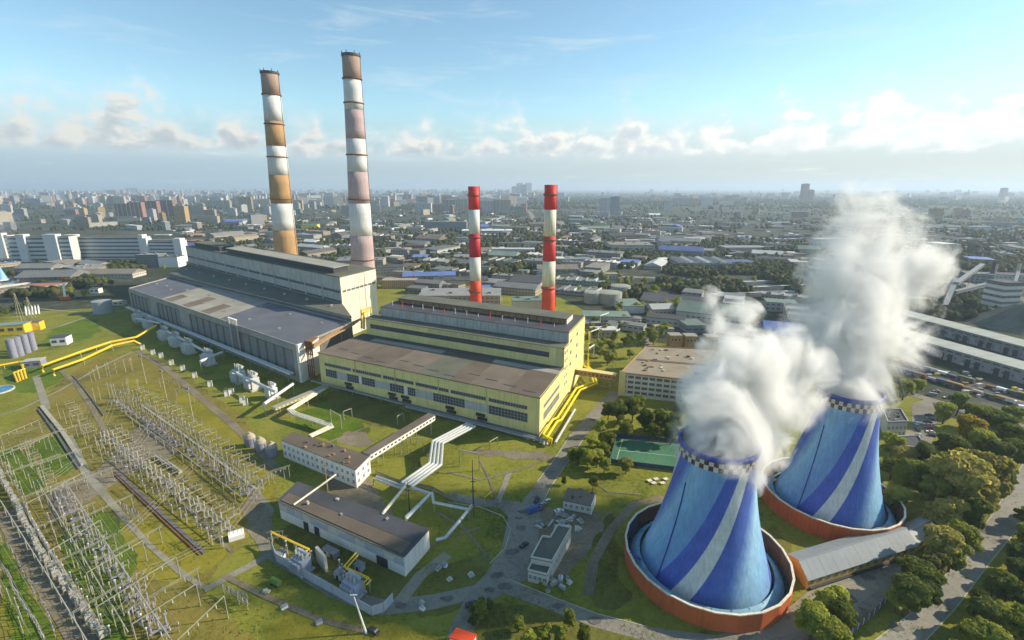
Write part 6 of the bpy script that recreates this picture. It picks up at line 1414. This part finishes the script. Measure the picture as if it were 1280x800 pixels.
for xl, xr, yb, ht, l in ((1000, 1007, 254, 190, 'slim brown tower beyond the steam with pointed neighbour'), (1007, 1014, 254, 130, 'lower brown tower leaning on the slim one beyond steam'), (1249, 1255, 250, 150, 'lone dark tower far out in the haze')):
    p, w = at_px(xl, xr, yb); town_block(p, w, 50, ht, .2, fac[2 if xl < 1100 else 3], rfs[0], 'high_rise', 'tower block', '', 'towers in the haze', 'tower', l)
for xl, xr, yb, dp, h, fm, rm, ex, l in ((532, 584, 286, 30, 26, fac[3], 1, 'vents', 'grey six storey works block facing the shorter red chimney'), (760, 812, 313, 70, 17, ind[0], 2, 'vents', 'pale three storey works hall beyond the oil tanks'), (842, 905, 333, 90, 12, ind[2], 0, 'ridges', 'saw tooth roofed dark hall before the green belt'), (905, 940, 332, 40, 9, ind[0], 5, None, 'hall with bright blue roof before the green belt'), (479, 521, 359, 18, 12, fac[4], 2, None, 'cream arcaded house behind the yellow hall'),
                                          (527, 626, 376, 50, 12, ind[0], 1, 'vents', 'flat pale hall between the yellow hall and shorter red chimney'), (640, 692, 388, 26, 15, off_white, 7, 'vents', 'off white block at the foot of the red and cream chimney'), (728, 785, 402, 26, 9, ind[0], 7, None, 'long low pale building below the oil tanks'), (773, 799, 387, 40, 9, off_white, 7, None, 'low building with lit white end beside the oil tanks'), (810, 838, 392, 22, 8, ind[1], 3, 'gable', 'pale roofed gable shed by the service road'), (852, 876, 412, 26, 8, ind[2], 7, None, 'low grey shed with pale roof by the brown cabins'),
                                          (818, 838, 418, 18, 8, ind[0], 2, None, 'small pale building behind the brown cabins'), (379, 398, 285, 40, 14, M('bright_yellow_wall', (.75, .62, .03), .08, .1), 7, None, 'bright yellow hall between the tall chimneys'), (440, 492, 300, 40, 13, ind[1], 0, 'ridges', 'long dark roofed hall behind the pink banded chimney'), (578, 640, 292, 60, 12, ind[0], 3, 'vents', 'pale roofed depot behind the shorter red chimney'), (615, 668, 316, 30, 10, ind[0], 3, None, 'white roofed shed between the red chimneys'), (1015, 1052, 310, 30, 24, fac[5], 3, None, 'pale ribbon windowed office half lost in steam')):
    p, w = at_px(xl, xr, yb); town_block(p, w, dp, h, cr_.uniform(-.08, .12), fm, rfs[rm], 'works_hall', 'hall', '', 'works buildings beyond the plant', ex, l)
# garages by the green belt
for i in range(26):
    x, y = 872 + (i % 9) * 15 + (i // 9) * 5, 357 + (i // 9) * 7 - (i % 9) * .6; p = G(x, y)
    if clear(p, 8, .7): town_block(p, 22, 6, 3.2, .12, ind[0], rfs[3 if i % 3 else 1], 'garage_row', 'garage', 'pale flat roofed garage row', 'garage rows by the green belt')
# coal works on the far right
t = thing('striped_works', 'grey works block with pale horizontal stripes beside the spoil heap', 'factory building', tuple(G(1246, 392))); p = G(1246, 392)
part(t, 'wall', MB().box(p.x, p.y, 0, 24, 22, 40, .1), ind[2])
for k in range(5): part(t, 'cladding_band', MB().box(p.x, p.y, 3 + 7.4 * k, 25, 23, 4, .1), metal_silver)
part(t, 'roof', MB().box(p.x, p.y, 40, 25, 23, 1, .1), roof_dark)
for l, a, b, h0, h1, w in (('inclined conveyor gallery climbing to a grey works tower', (1178, 392), (1190, 372), 4, 26, 5), ('long pale conveyor gallery rising to the far works', (1190, 376), (1222, 354), 24, 30, 5), ('lower conveyor gallery across the works yard', (1190, 380), (1232, 372), 16, 20, 4), ('thin conveyor gallery up to the striped works block', (1256, 392), (1266, 366), 3, 30, 3)):
    a, b = G(*a), G(*b); a.z, b.z = h0, h1; gallery('conveyor_gallery', l, a, b, w, 4, metal_grey, shed_roof, 4, 'conveyor')
for i, (x, y, h, r) in enumerate(((1237, 352, 36, 2.2), (1240, 352, 32, 2.0), (1268, 355, 36, 2.2), (1190, 345, 32, 2.4))):
    c = G(x, y); t = thing('works_chimney', ['dark slim chimney behind the striped works', 'pale slim chimney behind the striped works', 'pale slim chimney near the picture edge works', 'dark slim chimney beside the steam'][i], 'chimney', tuple(c)); part(t, 'shaft', MB().lathe([(r * 1.3, 0), (r, h)], 14, tuple(c)), [metal_dark, pale_conc, pale_conc, metal_dark][i]); part(t, 'rim', MB().lathe([(r + .5, h - 2), (r + .5, h)], 14, tuple(c)), rust)
c = G(1285, 408); mb = MB(); n = 28; vs = [(c.x, c.y, 30)]
for k, (rr, z) in enumerate(((14, 24), (34, 10), (52, 0))):
    for a in range(n): th_ = 2 * math.pi * a / n; q = rr * (1 + .15 * mnoise(Vector((math.cos(th_) * 2, math.sin(th_) * 2, k)))); vs.append((c.x + q * math.cos(th_), c.y + q * math.sin(th_), z))
mb.add(vs, [(0, 1 + a, 1 + (a + 1) % n) for a in range(n)] + [(1 + k * n + a, 1 + (k + 1) * n + a, 1 + (k + 1) * n + (a + 1) % n, 1 + k * n + (a + 1) % n) for k in range(2) for a in range(n)]); structure('spoil_heap', mb, M3('heap_grit', [(.10, .105, .085), (.14, .14, .11), (.18, .175, .14)], .08, .6))
for i, (xa, ya, xb, yb, l) in enumerate(((1128, 434, 1305, 488, 'long warehouse with pale flat roof nearest the railway'), (1150, 412, 1310, 458, 'second long pale roofed warehouse behind the railway warehouse'))):
    a, b = G(xa, ya), G(xb, yb); a = a + (a - b).normalized() * 60; d = (b - a).normalized(); nn = Vector((-d.y, d.x, 0)) * 22; t = thing('long_warehouse', l, 'warehouse', tuple(a), 'long warehouses by the railway')
    part(t, 'wall', MB().prism([a, b, b + nn, a + nn], 0, 11), ind[2]); k = 22
    for j in range(k): p0, p1 = a.lerp(b, j / k), a.lerp(b, (j + .985) / k); part(t, 'roof_sheet', MB().prism([p0 - nn * .05, p1 - nn * .05, p1 + nn * 1.05, p0 + nn * 1.05], 11, 11.6 + .08 * (j % 2)), M('pale_green_roof', (.36, .38, .33), .12, .08))
    w_ = Wall(a, b)
    for j in range(24): part(t, 'door', w_.slab(MB(), w_.L * (j + .2) / 24, w_.L * (j + .75) / 24, .2, 6.5, .15), metal_dark if j % 3 else metal_grey)
    TOWN.append((a.lerp(b, .5).x, a.lerp(b, .5).y, 60))
WCOL = [rust, equip_grey, M('wagon_green', (.10, .14, .08), .2), rust_tan, pipe_yellow, white_paint, M('wagon_blue', (.09, .13, .22), .2)]
for k, (xa, ya, xb, yb, n) in enumerate(((1118, 452, 1290, 500, 15), (1112, 461, 1290, 512, 15))):
    for p, a in resample([G(xa, ya), G(xb, yb)], n):
        if jr.random() < .18: continue
        m = jr.randrange(7); t = thing('freight_wagon', 'x', 'wagon', tuple(p), 'freight wagons on the sidings', a); OFF[t.name] = (0, 0, 0)
        part(t, 'body', MB().box(0, 0, 1.2, 10.5, 2.9, jr.uniform(1.2, 2.8)), WCOL[m]); part(t, 'underframe', MB().box(0, 0, .75, 11.2, 2.2, .4), metal_dark)
        for sx in (-3.6, 3.6): part(t, 'bogie', MB().box(sx, 0, .2, 2.4, 2.0, .6), metal_dark)
        reg(t, ['rusty', 'grey', 'green', 'tan', 'yellow', 'white', 'blue'][m] + ' freight wagon on the siding', 'from the rear cooling tower', CT2)
for i in range(34):
    p = G(jr.uniform(1135, 1275), jr.uniform(456, 500)); m = jr.choice([pipe_yellow, pale_conc, rust_tan, metal_grey, off_white]); t = thing('freight_crate', 'x', 'crate', tuple(p), 'crates stacked along the sidings'); a = jr.uniform(-.6, .2)
    part(t, 'body', MB().box(p.x, p.y, .1, jr.uniform(2, 5), jr.uniform(1.5, 2.4), jr.uniform(1, 2.6), a), m); reg(t, 'crate of loose goods along the railway siding', 'from the rear cooling tower', CT2)
# the rest of the town, filled in zone by zone
def fill(n, box, kind, group, inside=False):
    made = tries = 0
    while made < n and tries < n * 40:
        tries += 1; x, y = cr_.uniform(box[0], box[2]), cr_.uniform(box[1], box[3])
        if not inside and (any(inpoly(x, y, b) for b in BLOCK) or (1100 < x and y > 398)): continue
        p = G(x, y); far = p.y / 1000
        if kind == 'ind':
            w, d, h = cr_.uniform(26, 110) * (.45 if inside else 1), cr_.uniform(16, 48) * (.5 if inside else 1), cr_.uniform(5, 13); m = cr_.choice([0, 0, 1, 2]); rm = cr_.choice([0, 0, 0, 1, 1, 1, 2, 3, 4, 1, 6, 7, 2, 5, 1, 0, 3, 1]); ex = cr_.choice(['ridges', 'gable', 'vents', None, 'gable']) if w > 40 else None
            if not clear(p, math.hypot(w, d) * .42): continue
            town_block(p, w, d, h, cr_.choice([-.42, -.38, 1.15, .1, -.5]) + cr_.uniform(-.06, .06), ind[m], rfs[rm], 'warehouse', 'warehouse', ('long ' if w > 75 else 'small ' if w < 45 else '') + f'{IN[m]} warehouse with {RN[rm]} roof', group, ex)
        else:
            w, d, h = cr_.uniform(24, 110), cr_.uniform(13, 18), cr_.choice([16, 16, 28, 30, 40, 48, 52]); m = cr_.choice([0, 0, 0, 1, 1, 2, 3, 4, 5]); rm = cr_.choice([1, 3, 0, 2])
            if h > 39: w = cr_.uniform(24, 60)
            if far > 4: w *= 1.3; h *= 1.15
            if not clear(p, math.hypot(w, d) * .42, .7): continue
            town_block(p, w, d, h, cr_.choice([-.35, .2, 1.1, .0, -.6]) + cr_.uniform(-.08, .08), fac[m], rfs[rm], 'apartment_block', 'apartment block', ('tall ' if h > 39 else 'low ' if h < 20 else '') + f'{FN[m]} apartment block', group, 'tower' if h > 30 else None)
        made += 1
WG_, AG_ = 'warehouses of the works district', 'apartment blocks of the town'
fill(34, (480, 318, 760, 372), 'ind', WG_); fill(50, (330, 285, 760, 335), 'ind', WG_); fill(40, (690, 285, 1010, 335), 'ind', WG_); fill(26, (1040, 285, 1290, 390), 'ind', WG_); fill(36, (235, 276, 560, 318), 'ind', WG_); fill(30, (560, 268, 980, 292), 'ind', WG_); fill(14, (800, 372, 1000, 425), 'ind', WG_); fill(10, (0, 333, 160, 365), 'ind', WG_)
SG_ = 'sheds behind the yellow hall'; fill(14, (470, 341, 690, 366), 'ind', SG_, True); fill(5, (735, 404, 800, 420), 'ind', SG_, True)
for x0, y0, x1, y1, h, l in ((750, 408, 760, 404, 12, 'white trestle frame among trees past the sunlit hall end'), (738, 428, 748, 424, 11, 'white trestle frame close to the sunlit hall end'), (766, 428, 774, 422, 9, 'white trestle frame between the sunlit hall end and office'), (735, 452, 742, 447, 12, 'white trestle frame beside the sky bridge')): portal(l, G(x0, y0), G(x1, y1), h, white_paint, .8)
fill(58, (0, 258, 330, 290), 'apt', AG_); fill(36, (0, 246, 330, 259), 'apt', AG_); fill(44, (330, 245, 660, 272), 'apt', AG_); fill(26, (660, 250, 1290, 272), 'apt', AG_); fill(14, (1040, 262, 1290, 300), 'apt', AG_)
# past the countable: the far town as one mass
def far_town(n, name='distant_town'):
    mb = MB(); k = 0
    while k < n:
        x = cr_.uniform(-60, 1340); y = 236.3 + cr_.random() ** 1.3 * 22
        if x > 680 and cr_.random() < .9: continue
        p = G(x, y)
        if p.y > 30000: continue
        w = cr_.uniform(30, 120); h = cr_.choice([18, 30, 42, 50, 55, 66]) * (1 + min(p.y, 14000) / 16000); mb.box(p.x, p.y, 0, w, cr_.uniform(16, 30), h, cr_.uniform(-.6, .6), cr_.choice([0, 0, 0, 1, 1, 2, 3])); k += 1
    return tag(mesh_obj(name, mb.mesh(name), [fac[0], fac[1], fac[2], fac[3]]), kind='stuff')
far_town(1500)
def far_sheds(n):
    mb = MB(); k = 0
    while k < n:
        x, y = cr_.uniform(200, 1300), cr_.uniform(262, 335)
        if any(inpoly(x, y, b) for b in BLOCK): continue
        p = G(x, y); w, d = cr_.uniform(8, 50), cr_.uniform(7, 18)
        if not clear(p, w * .45, .8): continue
        mb.box(p.x, p.y, 0, w, d, cr_.uniform(3, 8), cr_.choice([-.4, 1.15, .1]), cr_.randrange(6)); k += 1
    return tag(mesh_obj('scattered_sheds', mb.mesh('scattered_sheds'), rfs[:5] + [ind[0]]), kind='stuff')
far_sheds(900)
wp = woods(8000, (0, 252, 1300, 345), .08, 1.0) + woods(2600, (300, 300, 1000, 372), -.10, 1.0) + woods(6500, (-40, 238, 1320, 262), .02, 1.7) + woods(6000, (660, 237, 1320, 256), .5, 2.2) + woods(900, (1040, 330, 1300, 400), -.05, 1.0) + woods(900, (0, 330, 240, 372), 0, .9)
wp = [q for q in wp if all((q[0] - x) ** 2 + (q[1] - y) ** 2 > (r * .92) ** 2 for x, y, r in TOWN)]
leaf_f = MLEAF('leaf_far_wood', (.03, .046, .018), (.10, .118, .036)); leaf_g = MLEAF('leaf_far_wood_olive', (.05, .058, .022), (.15, .15, .05))
crowns('woods', wp, 3, 3.6, 6.6, [leaf_f, leaf_f, leaf_g, leaf_f])

# ================================================================== steam
def steam(name, label, balls, dens, seed, extra=()):
    B = list(extra) + [(WY(x, y, Y), rp * (Y * CP + (H - WY(x, y, Y).z) * SP) / F) for x, y, rp, Y in balls]
    import bmesh
    bm = bmesh.new()
    for c, r in B: bmesh.ops.create_icosphere(bm, subdivisions=3, radius=r * 1.3, matrix=Matrix.Translation(c))
    me = bpy.data.meshes.new(name); bm.to_mesh(me); bm.free()
    tmp = bpy.data.objects.new('tmp', me); COL.objects.link(tmp); md = tmp.modifiers.new('r', 'REMESH'); md.mode = 'VOXEL'; md.voxel_size = 2.5
    dg = bpy.context.evaluated_depsgraph_get(); m2 = bpy.data.meshes.new_from_object(tmp.evaluated_get(dg)); bpy.data.objects.remove(tmp)
    m2.name = name; o = bpy.data.objects.new(name, m2); COL.objects.link(o); tag(o, label, 'steam', None, 'stuff')
    m = bpy.data.materials.new(name + '_vapour'); m.use_nodes = True; t = m.node_tree; t.nodes.clear(); q = NT(t)
    P = q.n('ShaderNodeNewGeometry').outputs['Position']
    nz = q.n('ShaderNodeTexNoise'); nz.inputs['Scale'].default_value = .045; nz.inputs['Detail'].default_value = 3; q.l(P, nz.inputs['Vector'])
    wv = q.vm('SCALE', q.vm('SUBTRACT', nz.outputs['Color'], (.5, .5, .5)).outputs[0], 20.0).outputs[0]; Pw_ = q.vm('ADD', P, wv).outputs[0]
    d = None
    for c, r in B:
        e = q.vm('DISTANCE', Pw_, tuple(c)).outputs['Value']; e = q.m('DIVIDE', e, r)
        d = e if d is None else q.m('SMOOTH_MIN', d, e, .3)
    n1 = q.noise(P, .048, 10, .72, .9)
    k = q.m('ADD', q.m('SUBTRACT', 1.18, d), q.m('MULTIPLY_ADD', n1, 4.6, -2.28))
    k = q.m('POWER', q.sm(k, 0.0, 1.35), 1.3)
    pv = q.n('ShaderNodeVolumePrincipled'); pv.inputs['Color'].default_value = (.986, .98, .966, 1); pv.inputs['Anisotropy'].default_value = .15
    zs = q.n('ShaderNodeSeparateXYZ'); q.l(P, zs.inputs[0]); thin = q.m('SUBTRACT', 1.15, q.m('MULTIPLY', q.sm(zs.outputs[2], 70, 150), .75))
    q.l(q.m('MULTIPLY', q.m('MULTIPLY', k, dens), thin), pv.inputs['Density'])
    out = q.n('ShaderNodeOutputMaterial'); q.l(pv.outputs[0], out.inputs['Volume']); m.cycles.volume_step_rate = .22
    m2.materials.clear(); m2.materials.append(m); return o
def mouth(c, w): return [(Vector((c.x + dx, c.y + dy, TH + dz + c.z)), r) for dx, dy, dz, r in ((0, 0, -3, 14 * w), (0, 0, 4, 17 * w), (2, 3, 13, 16 * w), (-7, 2, 8, 11 * w), (7, 2, 8, 11 * w), (0, -6, 3, 11 * w), (-8, -4, 1, 10 * w), (8, -4, 1, 10 * w), (-8, 4, 1, 10 * w), (8, 4, 1, 10 * w), (0, -8, 1, 9 * w), (0, 8, 3, 10 * w))]
steam('steam_plume', 'dense white steam rolling out of the front cooling tower', [(905, 563, 50, 168), (880, 545, 36, 168), (935, 545, 42, 170), (905, 515, 52, 172), (950, 510, 42, 178), (895, 480, 40, 176), (940, 465, 45, 182), (978, 490, 36, 188), (915, 435, 34, 182), (970, 440, 38, 192), (900, 400, 24, 186), (985, 450, 32, 200), (885, 375, 16, 190), (985, 505, 36, 188), (1000, 462, 34, 198), (960, 540, 30, 176), (880, 420, 20, 184), (930, 395, 20, 192)], .34, 1, mouth(CT1, .98))
steam('steam_plume', 'taller white steam column rising from the rear cooling tower into sky', [(1060, 482, 40, 211), (1040, 462, 40, 211), (1085, 458, 42, 213), (1065, 430, 52, 216), (1110, 425, 42, 222), (1035, 405, 45, 222), (1080, 380, 52, 228), (1120, 375, 40, 234), (1045, 355, 40, 232), (1095, 335, 46, 238), (1140, 335, 36, 244), (1165, 325, 24, 248), (1060, 305, 36, 242), (1110, 290, 38, 246), (1075, 262, 32, 250), (1105, 245, 26, 254), (1045, 330, 36, 236)], .29, 2, mouth(CT2 + Vector((0, 0, 4)), .9))
steam('steam_plume', 'faint grey steam drifting from the cut off tower at the picture edge', [(-8, 318, 16, 740), (4, 300, 15, 745), (10, 278, 14, 750), (-4, 285, 16, 750), (2, 258, 11, 755)], .012, 3)
# ================================================================== haze
mb = MB(); mb.box(0, 30000, -1, 140000, 70000, 361); hz = mesh_obj('haze', mb.mesh('haze'), None); tag(hz, kind='stuff')
m = bpy.data.materials.new('haze_air'); m.use_nodes = True; t = m.node_tree; t.nodes.clear(); q = NT(t)
pv = q.n('ShaderNodeVolumePrincipled'); pv.inputs['Color'].default_value = (.68, .82, .97, 1); pv.inputs['Density'].default_value = 8.0e-5; pv.inputs['Anisotropy'].default_value = .25
q.l(pv.outputs[0], q.n('ShaderNodeOutputMaterial').inputs['Volume']); m.cycles.homogeneous_volume = True; hz.data.materials.append(m)
finish_labels()
